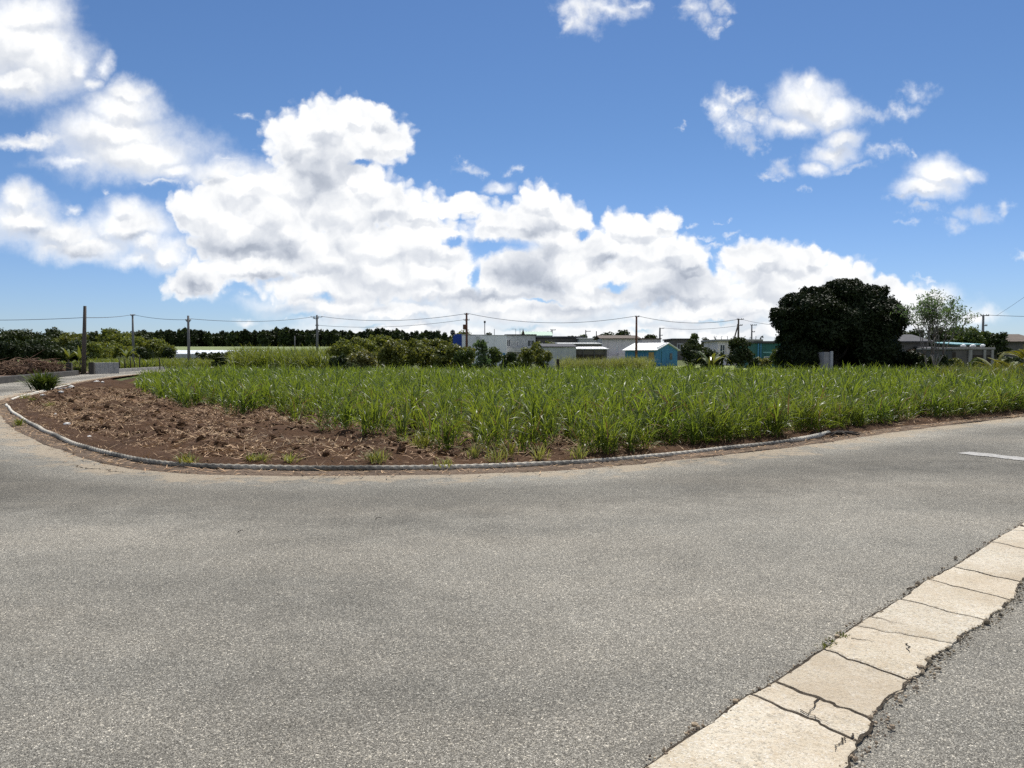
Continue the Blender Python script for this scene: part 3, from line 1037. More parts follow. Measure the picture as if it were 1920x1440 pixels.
# hairline crack in the left asphalt
mb = MB()
a, b = np.array(gnd(132, 872))[:2], np.array(gnd(232, 886))[:2]
n = 40
t = np.linspace(0, 1, n)
d = (b - a) / np.linalg.norm(b - a)
nn = np.array([-d[1], d[0]])
P = a + (b - a) * t[:, None] + nn * ((fbm(t * 9, t * 0 + 8, 1, 5, .6) - .5) * .25)[:, None]
wv = .012 * (1 - .6 * np.abs(t - .4)) * (.3 + fbm(t * 14, t * 0 + 4, 1, 3))
V = np.vstack([np.column_stack([P + nn * wv[:, None], np.full(n, .004)]), np.column_stack([P - nn * wv[:, None], np.full(n, .004)])])
kk = np.arange(n - 1)
mb.add(V, np.stack([kk, n + kk, n + kk + 1, kk + 1], -1))
o = mb.build('road_crack', M['joint'])
tag(o, 'thin dark crack in the asphalt left of the sandy edge', 'crack', kind='structure')

# faded white line at the right
a, b = np.array(gnd(1806, 849))[:2], np.array(gnd(1925, 862))[:2]
d = (b - a) / np.linalg.norm(b - a)
nn = np.array([-d[1], d[0]])
m, t, bs, co, _ = mat('faded_road_paint')
setp(t, bs, t.mix(t.rng(t.noise(co, 14, 6, .75), .44, .58), (.40, .39, .365), (.25, .24, .22)), .8, .3)
n = 30
s = np.linspace(0, 1.9, n)
wv = .20 + .09 * (fbm(s * 8, s * 0, 1, 3) - .5)
Pm = a + (b - a) * s[:, None]
V = np.vstack([np.column_stack([Pm + nn * wv[:, None], np.full(n, .008)]), np.column_stack([Pm - nn * wv[:, None], np.full(n, .008)])])
k = np.arange(n - 1)
o = link('road_marking', mesh('road_marking', V, np.stack([k, n + k, n + k + 1, k + 1], -1), m))
tag(o, 'faded white painted line on the asphalt at right', 'road marking', kind='structure')
# ------------------------------------------------------------------ the rope that edges the field
def rope_mat():
    m, t, b, co, _ = mat('weathered_rope')
    n1 = t.noise(co, .55, 4, .6)
    n2 = t.noise(co, 30, 4, .7)
    at_ = t.node('ShaderNodeAttribute', attribute_name='pale')
    pale = at_.outputs['Fac']
    c = t.mix(t.rng(n2, .3, .7), (.25, .225, .185), (.52, .475, .39))
    c = t.mix(t.rng(n1, .46, .58, 0, .9), c, (.018, .018, .017))
    c = t.mix(t.math('MULTIPLY', pale, t.rng(n2, .35, .6, .4, 1)), c, (.74, .70, .61))
    setp(t, b, c, .9, .2)
    bump(t, b, n2, .5, .02)
    return m


M['rope'] = rope_mat()


def rope(name, line, rad, label, pale, pitch=.36, z0=.012, lobes=3, cat='rope', grp=None):
    Q = resample(line, .02)
    n = len(Q)
    s = np.arange(n) * .02
    side = (fbm(s, s * 0 + 5, .5, 3) - .5) * .10
    T = np.gradient(Q, axis=0)
    T /= np.linalg.norm(T, axis=1)[:, None]
    Nn = np.stack([T[:, 1], -T[:, 0]], 1)
    Q = Q + Nn * side[:, None]
    seg = 18
    th = np.linspace(0, 2 * PI, seg, endpoint=False)
    big_ = rad * (1 + .22 * (fbm(s, s * 0 + 11, .9, 3) - .5))
    taper = np.clip(np.minimum(s, s[::-1]) / .10, .25, 1) ** .5
    rr = (big_ * taper)[:, None] * (.74 + .30 * np.abs(np.cos(lobes / 2 * (th[None, :] + 2 * PI * s[:, None] / pitch))))
    zc = z0 + big_ * .85 + .03 * (fbm(s, s * 0 + 2, .45, 3) - .45)
    V = np.empty((n, seg, 3))
    V[..., :2] = Q[:, None] + Nn[:, None] * (np.cos(th)[None, :, None] * rr[..., None])
    V[..., 2] = zc[:, None] + np.sin(th)[None] * rr
    i, j = np.meshgrid(np.arange(n - 1), np.arange(seg), indexing='ij')
    a, b = i * seg + j, i * seg + (j + 1) % seg
    q = np.stack([a, a + seg, b + seg, b], -1).reshape(-1, 4)
    V = V.reshape(-1, 3)
    V = np.vstack([V, [[*Q[0], zc[0]], [*Q[-1], zc[-1]]]])
    tr = [(n * seg, k, (k + 1) % seg) for k in range(seg)] + [(n * seg + 1, (n - 1) * seg + (k + 1) % seg, (n - 1) * seg + k) for k in range(seg)]
    me = mesh(name, V, [q, np.array(tr)], M['rope'], True)
    attr(me, 'pale', np.r_[np.repeat(np.clip(pale(s / s[-1]), 0, 1), seg), [0, 0]])
    o = link(name, me)
    return tag(o, label, cat, grp)


def along(px):
    return [np.array(gnd(*p))[:2] for p in px]


def cut(p0, p1):
    """stretch of the smoothed field edge between two photo points"""
    a, b = (int(np.argmin(np.linalg.norm(LINE - np.array(gnd(*p))[:2], axis=1))) for p in (p0, p1))
    return LINE[a:b + 1]


main = cut((12, 761), (1480, 831))
rope('rope', main, .037, 'thick grey twisted rope edging the front of the cane field', lambda u: np.interp(u, [0, .22, .36, .6, .75, 1], [.8, .62, .26, .08, .22, .3]) * (.55 + .9 * fbm(u * 60, u * 0 + 3, 1, 3)))
rope('rope', cut((128, 722.5), (17, 752)) + np.array([0.02, 0.0]), .042, 'short whitish rope at the far left bend of the field', lambda u: .85 + 0 * u)
rope('rope', [p + np.array([.18, .10]) for p in cut((74, 736), (22, 750))], .036, 'thin whitish rope lying inside the bend beside the whiter rope', lambda u: .6 + 0 * u)
rope('rope', along([(1478, 831.5), (1500, 828), (1535, 822), (1556, 815)]), .046, 'loose pale frayed rope end beside the dark broken branch', lambda u: .45 + .3 * u, pitch=.24)
mb = MB()
for (p, q_, r) in (((1560, 817), (1612, 819), .035), ((1545, 819), (1598, 813), .028), ((1570, 815), (1592, 822), .02), ((1582, 817), (1616, 816.5), .016), ((1556, 821), (1580, 814), .018)):
    a, b = gnd(*p), gnd(*q_)
    mid_p = (a + b) / 2 + Vector((0, 0, .07))
    mb.tube([a + Vector((0, 0, .03)), mid_p, b + Vector((0, 0, .04))], [r, r * .9, r * .4], 7)
o = mb.build('broken_branch', M['wood_dark'], smooth=True)
tag(o, 'dark broken branch lying at the end of the rope by the road', 'branch')

# ------------------------------------------------------------------ blades
def blades(base, az, length, tilt, curl, width, segs=5, twist=None):
    base, az, length, tilt, curl, width = (np.asarray(v, float) for v in (base, az, length, tilt, curl, width))
    n = len(az)
    dr = np.stack([np.cos(az), np.sin(az), np.zeros(n)], 1)
    sd = np.stack([-np.sin(az), np.cos(az), np.zeros(n)], 1)
    tw = np.zeros(n) if twist is None else np.asarray(twist)
    t = np.linspace(0, 1, segs + 1)
    P = base.copy()
    V = np.empty((n, segs + 1, 2, 3))
    for k in range(segs + 1):
        ang = tilt + curl * t[k] ** 1.6
        if k:
            am = tilt + curl * ((t[k] + t[k - 1]) / 2) ** 1.6
            P = P + (dr * np.sin(am)[:, None] + np.array([0, 0, 1.0]) * np.cos(am)[:, None]) * (length / segs)[:, None]
        wk = width * max(.06, (1 - t[k] ** 2.2)) * (.55 + .9 * min(t[k] * 3, .5)) * .5
        up = -dr * np.cos(ang)[:, None] + np.array([0, 0, 1.0]) * np.sin(ang)[:, None]
        ta = tw * t[k]
        side = sd * np.cos(ta)[:, None] + up * np.sin(ta)[:, None]
        V[:, k, 0] = P - side * wk[:, None]
        V[:, k, 1] = P + side * wk[:, None]
    i, k = np.meshgrid(np.arange(n), np.arange(segs), indexing='ij')
    a = (i * (segs + 1) + k) * 2
    q = np.stack([a, a + 1, a + 3, a + 2], -1).reshape(-1, 4)
    return V.reshape(-1, 3), q


def join(parts):
    V, Q, n = [], [], 0
    for v, q in parts:
        V.append(v)
        Q.append(q + n)
        n += len(v)
    return np.vstack(V), np.vstack(Q)


def clump_arrays(r, pos, hgt, shoots, leaves, width, segs, spread):
    """many cane stools at once: pos (n,3); every stool has shoots, every shoot leaves"""
    n = len(pos)
    m = n * shoots
    sp = np.repeat(pos, shoots, 0) + np.column_stack([r.normal(0, spread, m), r.normal(0, spread, m), np.zeros(m)])
    sh = np.repeat(hgt, shoots) * r.uniform(.65, 1.08, m)
    lean_az = r.uniform(0, 2 * PI, m)
    lean = r.uniform(0, .22, m)
    L = m * leaves
    k = np.tile(np.arange(leaves), m) / max(1, leaves - 1)
    H = np.repeat(sh, leaves)
    base = np.repeat(sp, leaves, 0)
    stem = H * (.04 + .40 * k * r.uniform(.8, 1.1, L))
    la, ln = np.repeat(lean_az, leaves), np.repeat(lean, leaves)
    base = base + np.column_stack([np.cos(la) * np.sin(ln) * stem, np.sin(la) * np.sin(ln) * stem, stem])
    az = np.tile(np.arange(leaves) * PI, m) + np.repeat(r.uniform(0, 2 * PI, m), leaves) + r.normal(0, .5, L)
    length = H * (.62 + .25 * np.sin(k * PI)) * r.uniform(.75, 1.15, L)
    tilt = (.75 - .62 * k) * r.uniform(.6, 1.1, L) + ln * .3
    curl = r.uniform(.5, 2.3, L) * (1.1 - .45 * k)
    wd = width * r.uniform(.7, 1.2, L)
    return blades(base, az, length, tilt, curl, wd, segs, r.normal(0, .7, L))


# where the crop stands (photo points of its front limit, taken to the ground)
CANE_FRONT = along([(372, 694), (262, 722), (262, 744), (300, 762), (352, 775), (420, 785), (500, 792), (580, 808), (640, 828), (700, 840), (760, 850), (850, 860), (960, 868), (1080, 866), (1200, 857), (1320, 846), (1440, 833), (1540, 820), (1640, 806), (1760, 792), (1850, 783), (1935, 774)])
CANE_POLY = [tuple(p) for p in CANE_FRONT] + [tuple(np.array(CANE_FRONT[-1]) + np.array([7, 5])), (33, 38), (33, 46), (-17.8, 47)]
CANE_POLY[0] = (-18.6, 46)
r = np.random.default_rng(21)
rows = []
SP = 0.92
for u in np.arange(-60, 60, SP):                         # rows run away from the viewer
    for v in np.arange(-60, 80, .30):
        rows.append((u, v))
rows = np.array(rows)
ca, sa = math.cos(R(-53)), math.sin(R(-53))
pts = np.column_stack([rows[:, 0] * ca - rows[:, 1] * sa, rows[:, 0] * sa + rows[:, 1] * ca])
pts += r.normal(0, .14, pts.shape)
# the outermost row follows the roadside
b0 = int(np.argmin(np.linalg.norm(LINE - np.array(gnd(1180, 865))[:2], axis=1)))
k_ = np.arange(b0, len(LINE) - 40)
pts = np.vstack([pts, LINE[k_] - OUT[k_] * .5 + r.normal(0, .10, (len(k_), 2)), LINE[k_[::2]] - OUT[k_[::2]] * .95 + r.normal(0, .15, (len(k_[::2]), 2))])
keep = inside(pts[:, 0], pts[:, 1], CANE_POLY) & (dist_line(pts[:, 0], pts[:, 1], LINE[::6]) > .34)
# only what the photograph (or a step beside it) can see
keep &= np.abs(pts[:, 0]) < pts[:, 1] * .78 + 4
pts = pts[keep]
FR = np.array(CANE_FRONT)
dfront = dist_line(pts[:, 0], pts[:, 1], FR)
gap = fbm(pts[:, 0], pts[:, 1], .9, 3)
thr = np.where(pts[:, 0] < 1.2, .50, .36)
keep = ~((dfront < 1.3) & (gap < thr)) & ~((dfront > 1.3) & (gap < .22))
pts, dfront = pts[keep], dfront[keep]
zz = soil_z(pts[:, 0], pts[:, 1])
hg = .90 * r.uniform(.82, 1.12, len(pts)) * (.80 + .44 * fbm(pts[:, 0] + 9, pts[:, 1], .5, 3)) * (.80 + .20 * sstep(dfront / 2.0))
dist = np.hypot(pts[:, 0], pts[:, 1])
score = dfront * 1.6 + dist * .55
order = np.argsort(score)
front, rest = order[:280], order[280:]
variants = []
for k in range(12):
    rr_ = np.random.default_rng(100 + k)
    V, q = clump_arrays(rr_, np.zeros((1, 3)), np.array([1.0]), 8 + k % 4, 6, .0275, 6, .10)
    dn = 5
    az = rr_.uniform(0, 2 * PI, dn)
    Vd, qd = blades(np.column_stack([np.cos(az) * .07, np.sin(az) * .07, np.full(dn, .05)]), az, rr_.uniform(.25, .5, dn), rr_.uniform(.6, 1.1, dn), rr_.uniform(.8, 1.6, dn), np.full(dn, .024), 5)
    me = mesh('sugarcane_clump', np.vstack([V, Vd]), np.vstack([q, qd + len(V)]), M['cane'], True)
    me.materials.append(M['cane_dry'])
    mi = np.zeros(len(me.polygons), np.int32)
    mi[len(q):] = 1
    # a few leaves of the stool are dry too
    leaf_id = np.arange(len(q)) // 6
    drl = rr_.random(leaf_id.max() + 1) < .05
    mi[:len(q)][drl[leaf_id]] = 1
    me.polygons.foreach_set('material_index', mi)
    variants.append(me)
for c, k in enumerate(front):
    o = link('sugarcane_clump', variants[c % 12], None, (pts[k, 0], pts[k, 1], zz[k] - .02), float(r.uniform(0, 2 * PI)))
    s_ = float(hg[k])
    o.scale = (s_ * r.uniform(.9, 1.1), s_ * r.uniform(.9, 1.1), s_)
    tag(o, 'green sugarcane clump of arching leaves in the front rows', 'sugarcane', 'sugarcane clumps along the front of the field')
# the thousands behind them are one crop
parts = []
dr_ = dist[rest]
for lo, hi, sh, lv, wd, sg in ((0, 20, 6, 6, .028, 5), (20, 30, 6, 5, .034, 4), (30, 90, 5, 5, .048, 3)):
    k = rest[(dr_ >= lo) & (dr_ < hi)]
    parts.append(clump_arrays(np.random.default_rng(int(lo) + 5), np.column_stack([pts[k], zz[k] - .02]), hg[k], sh, lv, wd, sg, .10))
V, q = join(parts)
print('cane faces', len(q), 'clumps', len(pts))
o = link('sugarcane_crop', mesh('sugarcane_crop', V, q, M['cane'], True))
tag(o, 'dense green young sugarcane filling the field behind the front clumps', 'sugarcane', kind='stuff')


def crop(name, poly_, h, dens, wd, mt, label, cat, seed, shoots=3, leaves=5, sg=3):
    rr_ = np.random.default_rng(seed)
    P_ = np.array(poly_)
    lo, hi = P_.min(0), P_.max(0)
    n = int((hi - lo).prod() * dens)
    p = rr_.uniform(lo, hi, (n, 2))
    p = p[inside(p[:, 0], p[:, 1], poly_)]
    hh = h * (.8 + .4 * fbm(p[:, 0], p[:, 1], .35, 3))
    V, q = clump_arrays(rr_, np.column_stack([p, terr(p[:, 0], p[:, 1])]), hh, shoots, leaves, wd, sg, .2)
    o = link(name, mesh(name, V, q, mt, True))
    return tag(o, label, cat, kind='stuff')


def gp(px, d):
    a = at(px, 668, d)
    return (a.x, d)


crop('tall_sugarcane', [gp(440, 64), gp(628, 60), gp(640, 84), gp(432, 84)], 2.35, 3.2, .07, M['tall_cane'], 'tall mature green sugarcane block between the dark bush and the thicket', 'sugarcane', 41, 4, 6)
crop('middle_sugarcane', [gp(222, 84), gp(400, 98), gp(420, 128), gp(150, 128), gp(150, 100)], 1.25, 1.7, .09, M['tall_cane'], 'lower green crop behind the roadside posts at left', 'crop', 42)
crop('tall_grass', [gp(1046, 74), gp(1205, 74), gp(1225, 84), gp(1050, 86)], 1.5, 5.5, .05, M['drygrass'], 'yellowish tall grass in front of the grey sheds', 'grass', 43, 3, 5)
crop('weeds', [gp(1780, 27), gp(1990, 24), gp(1990, 44), gp(1760, 44)], 1.15, 5, .04, M['leaf_olive'], 'olive green weeds at the right end of the cane field', 'weeds', 44, 3, 6)
crop('verge_grass', [gp(100, 104), gp(250, 108), gp(250, 118), gp(60, 118)], .9, 2.5, .08, M['tall_cane'], 'green grass strip behind the gate posts at left', 'grass', 45)

# ------------------------------------------------------------------ straw, clods, litter
def scatter(n, seed, test, x0, x1, y0, y1):
    rr_ = np.random.default_rng(seed)
    p = np.column_stack([rr_.uniform(x0, x1, n), rr_.uniform(y0, y1, n)])
    ok_ = inside(p[:, 0], p[:, 1], FIELD)
    p = p[ok_]
    d = dist_line(p[:, 0], p[:, 1], LINE[::6])
    ok_ = test(p, d, rr_)
    return p[ok_], rr_


def bare(p, d, rr_):
    patch = fbm(p[:, 0], p[:, 1] + 50, .55, 4)
    inn = inside(p[:, 0], p[:, 1], CANE_POLY)
    return (d > .12) & (rr_.random(len(p)) < np.clip((patch - .32) * 3.2, .05, 1)) & (~inn | (dist_line(p[:, 0], p[:, 1], FR) < 3.0))


p, rr_ = scatter(230000, 51, bare, -22, 18, 9.8, 34)
n = len(p)
dd = dist_line(p[:, 0], p[:, 1], LINE[::6])
zb = np.where(dd > .45, soil_z(p[:, 0], p[:, 1]), .03) + .012
V, q = blades(np.column_stack([p, zb]), rr_.uniform(0, 2 * PI, n), rr_.uniform(.05, .22, n) * rr_.uniform(.6, 1.5, n), rr_.uniform(1.1, 1.55, n), rr_.uniform(-.25, .9, n), rr_.uniform(.006, .018, n), 3, rr_.normal(0, .8, n))
M['straw'] = leafmat('straw', (0.34, 0.26, 0.18), .75, .05, .75, .2)
o = link('straw', mesh('straw', V, q, M['straw'], True))
tag(o, 'dry cane straw and chopped leaves littering the bare soil', 'straw', kind='stuff')
# verge litter outside the rope
s_i = rr_.integers(160, len(LINE) - 60, 9000)
off = np.abs(rr_.normal(.10, .22, len(s_i)))
pv = LINE[s_i] + OUT[s_i] * off[:, None] + rr_.normal(0, .1, (len(s_i), 2))
n = len(pv)
V, q = blades(np.column_stack([pv, np.full(n, .022)]), rr_.uniform(0, 2 * PI, n), rr_.uniform(.04, .22, n), rr_.uniform(1.3, 1.56, n), rr_.uniform(-.1, .5, n), rr_.uniform(.006, .02, n), 3, rr_.normal(0, .8, n))
o = link('dry_litter', mesh('dry_litter', V, q, M['straw'], True))
tag(o, 'dry leaf litter scattered on the verge outside the rope', 'litter', kind='stuff')

# clods
p, rr_ = scatter(16000, 52, lambda p, d, k: (d > .5) & (~inside(p[:, 0], p[:, 1], CANE_POLY) | (dist_line(p[:, 0], p[:, 1], FR) < 2.0)), -22, 18, 10, 34)
bm = bmesh.new()
bmesh.ops.create_icosphere(bm, subdivisions=1, radius=1)
bm.verts.index_update()
iv = np.array([v.co[:] for v in bm.verts])
it = np.array([[v.index for v in f.verts] for f in bm.faces])
bm.free()
n = len(p)
sz = np.exp(rr_.normal(-3.55, .5, n))
jit = iv[None] * (1 + rr_.normal(0, .22, (n, len(iv), 1)))
V = jit * sz[:, None, None] * rr_.uniform(.6, 1.3, (n, 1, 3)) + np.column_stack([p, soil_z(p[:, 0], p[:, 1])])[:, None]
T = (it[None] + (np.arange(n) * len(iv))[:, None, None]).reshape(-1, 3)
o = link('soil_clods', mesh('soil_clods', V.reshape(-1, 3), T, M['soil']))
tag(o, 'loose red brown clods of soil on the bare ground', 'soil', kind='stuff')

# crumbled bits of concrete and grit along the gutter's broken edges
rg = np.random.default_rng(88)
gi = rg.integers(0, len(RQ2), 3000)
gp_ = RQ2[gi] + acr * np.abs(rg.normal(.012, .035, len(gi)))[:, None] + rg.normal(0, .012, (len(gi), 2))
li_ = rg.integers(0, len(LQ2), 1300)
gp_ = np.vstack([gp_, LQ2[li_] - acr * np.abs(rg.normal(.002, .013, len(li_)))[:, None] + rg.normal(0, .012, (len(li_), 2))])
gp_ = gp_[gp_[:, 1] < 14]
n = len(gp_)
gs = np.exp(rg.normal(-5.5, .5, n))
Vg = iv[None] * (1 + rg.normal(0, .22, (n, len(iv), 1))) * gs[:, None, None] + np.column_stack([gp_, gs * .4 + .004])[:, None]
Tg = (it[None] + (np.arange(n) * len(iv))[:, None, None]).reshape(-1, 3)
o = link('gravel', mesh('gravel', Vg.reshape(-1, 3), Tg, M['grit']))
tag(o, 'loose grit and crumbs along the broken edges of the concrete gutter', 'gravel', kind='stuff')

# white stones on the soil
for k, (x, y, s_) in enumerate([(126, 803, .085), (112, 733.5, .13), (121, 732, .12), (134, 731, .17), (181, 720.5, .15), (192, 723, .10), (115, 747, .10), (81, 749, .10), (168, 826, .05), (104, 785, .05)]):
    a = gnd(x, y)
    rr2 = np.random.default_rng(300 + k)
    V = iv * (1 + rr2.normal(0, .2, (len(iv), 1))) * np.array([1.2, .9, .6]) * s_
    o = link('stone', mesh('stone', V, it, M['stone']), None, (a.x, a.y, float(soil_z([a.x], [a.y])[0]) + s_ * .25), k)
    tag(o, 'small white stone lying on the bare brown soil', 'stone', 'white stones on the bare soil')


def tuft(name, px, py, h, n, wd, mt, label, cat, grp=None, seed=0, spread=.08, z=None, tl=.8):
    a = gnd(px, py)
    rr2 = np.random.default_rng(400 + seed)
    az = rr2.uniform(0, 2 * PI, n)
    rad = np.abs(rr2.normal(0, spread, n))
    B = np.column_stack([np.cos(az) * rad, np.sin(az) * rad, rr2.uniform(0, h * .35, n)])
    V, q = blades(B, az + rr2.normal(0, .6, n), rr2.uniform(.5, 1, n) * h, rr2.uniform(0, tl, n), rr2.uniform(.2, 1.6, n), np.full(n, wd), 4, rr2.normal(0, .6, n))
    o = link(name, mesh(name, V, q, mt, True), None, (a.x, a.y, .02 if z is None else z))
    return tag(o, label, cat, grp)


tuft('weed', 82, 734, .85, 420, .07, M['leaf_mid'], 'bushy green weed standing over the whitish rope at the bend', 'weed', seed=1, spread=.2, tl=1.0)
tuft('weed', 37, 799, .20, 60, .02, M['leaf_olive'], 'small green weed growing from the sandy road edge outside the rope', 'weed', seed=2, z=0)
for k, (x, y, h) in enumerate([(62, 757, .22), (95, 768, .2), (46, 752, .25), (470, 873, .16), (490, 874, .17), (545, 876, .18), (700, 876, .22), (712, 877, .25), (890, 868, .3), (955, 868, .34), (1010, 870, .26), (780, 852, .35), (798, 850, .4), (930, 875, .26), (1085, 868, .25), (345, 876, .18), (360, 877, .16), (835, 881, .14)]):
    tuft('grass_tuft', x, y, h, 46, .016, M['drygrass'] if k % 3 else M['leaf_olive'], 'small yellowish green grass tuft growing by the rope', 'grass', 'grass tufts along the rope', seed=10 + k, z=.04)
for k, (x, y) in enumerate([(1546, 1214), (1580, 1196), (1560, 1207)]):
    tuft('moss_tuft', x, y, .022, 40, .005, M['leaf_olive'], 'tiny green weed in the joint beside the concrete gutter', 'weed', 'tiny weeds in the gutter joint', seed=60 + k, spread=.02, z=.004)

for k, (x0, y0, x1, y1, lb) in enumerate(((446, 999, 458, 996, 'tiny dark twig lying alone on the open asphalt nearer the camera'), (704, 974, 716, 972.5, 'tiny dark twig lying on the asphalt in front of the rope'))):
    a, b = gnd(x0, y0), gnd(x1, y1)
    mb = MB()
    mb.tube([a + Vector((0, 0, .008)), (a + b) / 2 + Vector((0, .01, .016)), b + Vector((0, 0, .008))], [.0035, .003, .0015], 6)
    o = mb.build('twig', M['wood_dark'], smooth=True)
    tag(o, lb, 'twig')
# ------------------------------------------------------------------ trees and bushes
def leaf_quads(r, C, Nrm, size, aspect=1.7, droop=.25):
    """one small folded-diamond face per leaf"""
    n = len(C)
    Nrm = Nrm + r.normal(0, .55, (n, 3))
    Nrm /= np.linalg.norm(Nrm, axis=1)[:, None] + 1e-9
    a = r.normal(0, 1, (n, 3)) + np.array([0, 0, -droop])
    a -= (a * Nrm).sum(1)[:, None] * Nrm
    a /= np.linalg.norm(a, axis=1)[:, None] + 1e-9
    b = np.cross(Nrm, a)
    s = size * r.uniform(.6, 1.35, n)
    L, W = (s * aspect * .5)[:, None], (s * .5)[:, None]
    V = np.stack([C - a * L, C - b * W + a * L * .1, C + a * L - Nrm * L * .25, C + b * W + a * L * .1], 1)
    q = np.arange(n * 4).reshape(-1, 4)
    return V.reshape(-1, 3), q


def crown(seed, lobes, size, density, aspect=1.7, inner=.55):
    """lobes: (x, y, z, rx, ry, rz); leaves fill a rough shell of every lobe"""
    r = np.random.default_rng(seed)
    C, Nn = [], []
    for (x, y, z, rx, ry, rz) in lobes:
        area = 4 * PI * ((rx * ry) ** 1.6 / 3 + (rx * rz) ** 1.6 / 3 + (ry * rz) ** 1.6 / 3) ** (1 / 1.6)
        n = max(12, int(area * density / (size * size * aspect * .5)))
        d = r.normal(0, 1, (n, 3))
        d /= np.linalg.norm(d, axis=1)[:, None]
        f = 1 - (1 - inner) * r.random(n) ** 1.7
        lump = 1 + .16 * np.sin(d[:, 0] * 7 + x * 3) * np.sin(d[:, 1] * 6 + y) + .14 * np.sin(d[:, 2] * 8 + d[:, 0] * 5 + z)
        lump += r.normal(0, .05, n)
        P = d * np.array([rx, ry, rz]) * (f * lump)[:, None] + np.array([x, y, z])
        C.append(P)
        Nn.append(d)
    C, Nn = np.vstack(C), np.vstack(Nn)
    k = C[:, 2] > .02
    return leaf_quads(r, C[k], Nn[k], size, aspect)


def limbs(seed, h, spread, rad, nb=5, z0=.25):
    """tapered trunk and limbs"""
    r = np.random.default_rng(seed)
    mb = MB()
    top = np.array([r.normal(0, .05) * h, r.normal(0, .05) * h, h])
    mb.tube([(0, 0, -.1), (0.02 * h, 0, h * .3), top * .65, top], [rad, rad * .8, rad * .5, rad * .15], 8)
    for k in range(nb):
        a = 2 * PI * k / nb + r.uniform(-.4, .4)
        s = h * (z0 + .4 * r.random())
        e = np.array([math.cos(a) * spread * r.uniform(.6, 1), math.sin(a) * spread * r.uniform(.6, 1), s + (h - s) * r.uniform(.3, .9)])
        st = np.array([0.02 * h, 0, s])
        mb.tube([st, st * .45 + e * .55 + np.array([0, 0, -.06 * h]), e], [rad * .5, rad * .32, rad * .08], 6)
    return mb


def auto_lobes(seed, w, d, h, n, base=.12, size=.42, top_bias=.5):
    """lobes spread over a rounded crown of width w, depth d, height h standing on the ground"""
    r = np.random.default_rng(seed)
    L = []
    cz = h * (base + 1) / 2
    for k in range(n):
        u = r.normal(0, 1, 3)
        u /= np.linalg.norm(u)
        if u[2] < -.3 and r.random() < top_bias:
            u[2] = -u[2]
        s = size * r.uniform(.7, 1.25)
        rr = s * min(w, h) * .5
        x, y, z = u[0] * (w / 2 - rr * .8), u[1] * (d / 2 - rr * .8), cz + u[2] * (h * (1 - base) / 2 - rr * .8)
        L.append((x, y, max(z, rr * .5), rr * r.uniform(.9, 1.3), rr * r.uniform(.9, 1.3), rr * r.uniform(.7, 1.0)))
    L.append((0, 0, cz, w * .30, d * .30, h * (1 - base) * .30))
    return L


def tree(name, loc, lobes, leaf, bark, label, cat, grp=None, seed=0, size=.2, dens=1.6, trunk=None, aspect=1.7, part='crown', rz=0.0, inner=.55):
    o = empty(name, loc, rz)
    tag(o, label, cat, grp)
    V, q = crown(seed, lobes, size, dens, aspect, inner)
    link(part, mesh(part, V, q, leaf), o)
    if trunk:
        limbs(seed + 1, *trunk).build('trunk', bark, o, smooth=True)
    return o


def copy_tree(o, loc, rz=0.0, sc=(1, 1, 1), label=None, grp=None):
    c = o.copy()
    COL.objects.link(c)
    c.location = loc
    c.rotation_euler = (0, 0, rz)
    c.scale = sc
    if label:
        c['label'] = label
    if grp:
        c['group'] = grp
    for ch in list(o.children):
        k = ch.copy()
        COL.objects.link(k)
        k.parent = c
    return c


def stand(px, d):
    a = at(px, 668, d)
    return Vector((a.x, d, tz(a.x, d)))


def top_h(py, d, x=0.0):
    """height above the land of something whose top shows at py"""
    return EYE + (668 - py) / F * d - tz(x, d)


# --- the great dark tree, lobe by lobe off its outline (px, py, r in px)
D0 = 55.0
base = stand(1568, D0)
k0 = D0 / F
RIM = [(1473, 692), (1466, 668), (1468, 641), (1460, 634), (1470, 624), (1475, 620), (1456, 616), (1450, 606), (1457, 601), (1452, 587), (1454, 579), (1470, 576), (1475, 567), (1477, 558), (1489, 548), (1498, 548),
       (1514, 545), (1515, 538), (1529, 537), (1545, 539), (1550, 552), (1553, 554), (1551, 533), (1558, 526), (1570, 528), (1578, 522), (1603, 522), (1606, 531), (1621, 541), (1627, 536), (1645, 533), (1656, 541), (1657, 555),
       (1664, 558), (1678, 564), (1684, 578), (1688, 591), (1684, 603), (1687, 609), (1686, 625), (1677, 640), (1684, 652), (1690, 692)]
rB = np.random.default_rng(77)
rimline = resample(RIM, 1.0)
lobes = []


def puff_lobe(x, y, rr, dy, sq=1.0):
    f = 1 + dy / D0                                      # keeps its place in the outline whatever its depth
    lobes.append(((x - 1568) * k0 * f, dy, EYE + (668 - y) * k0 * f, rr * k0, rr * k0 * 1.15, rr * k0 * sq))


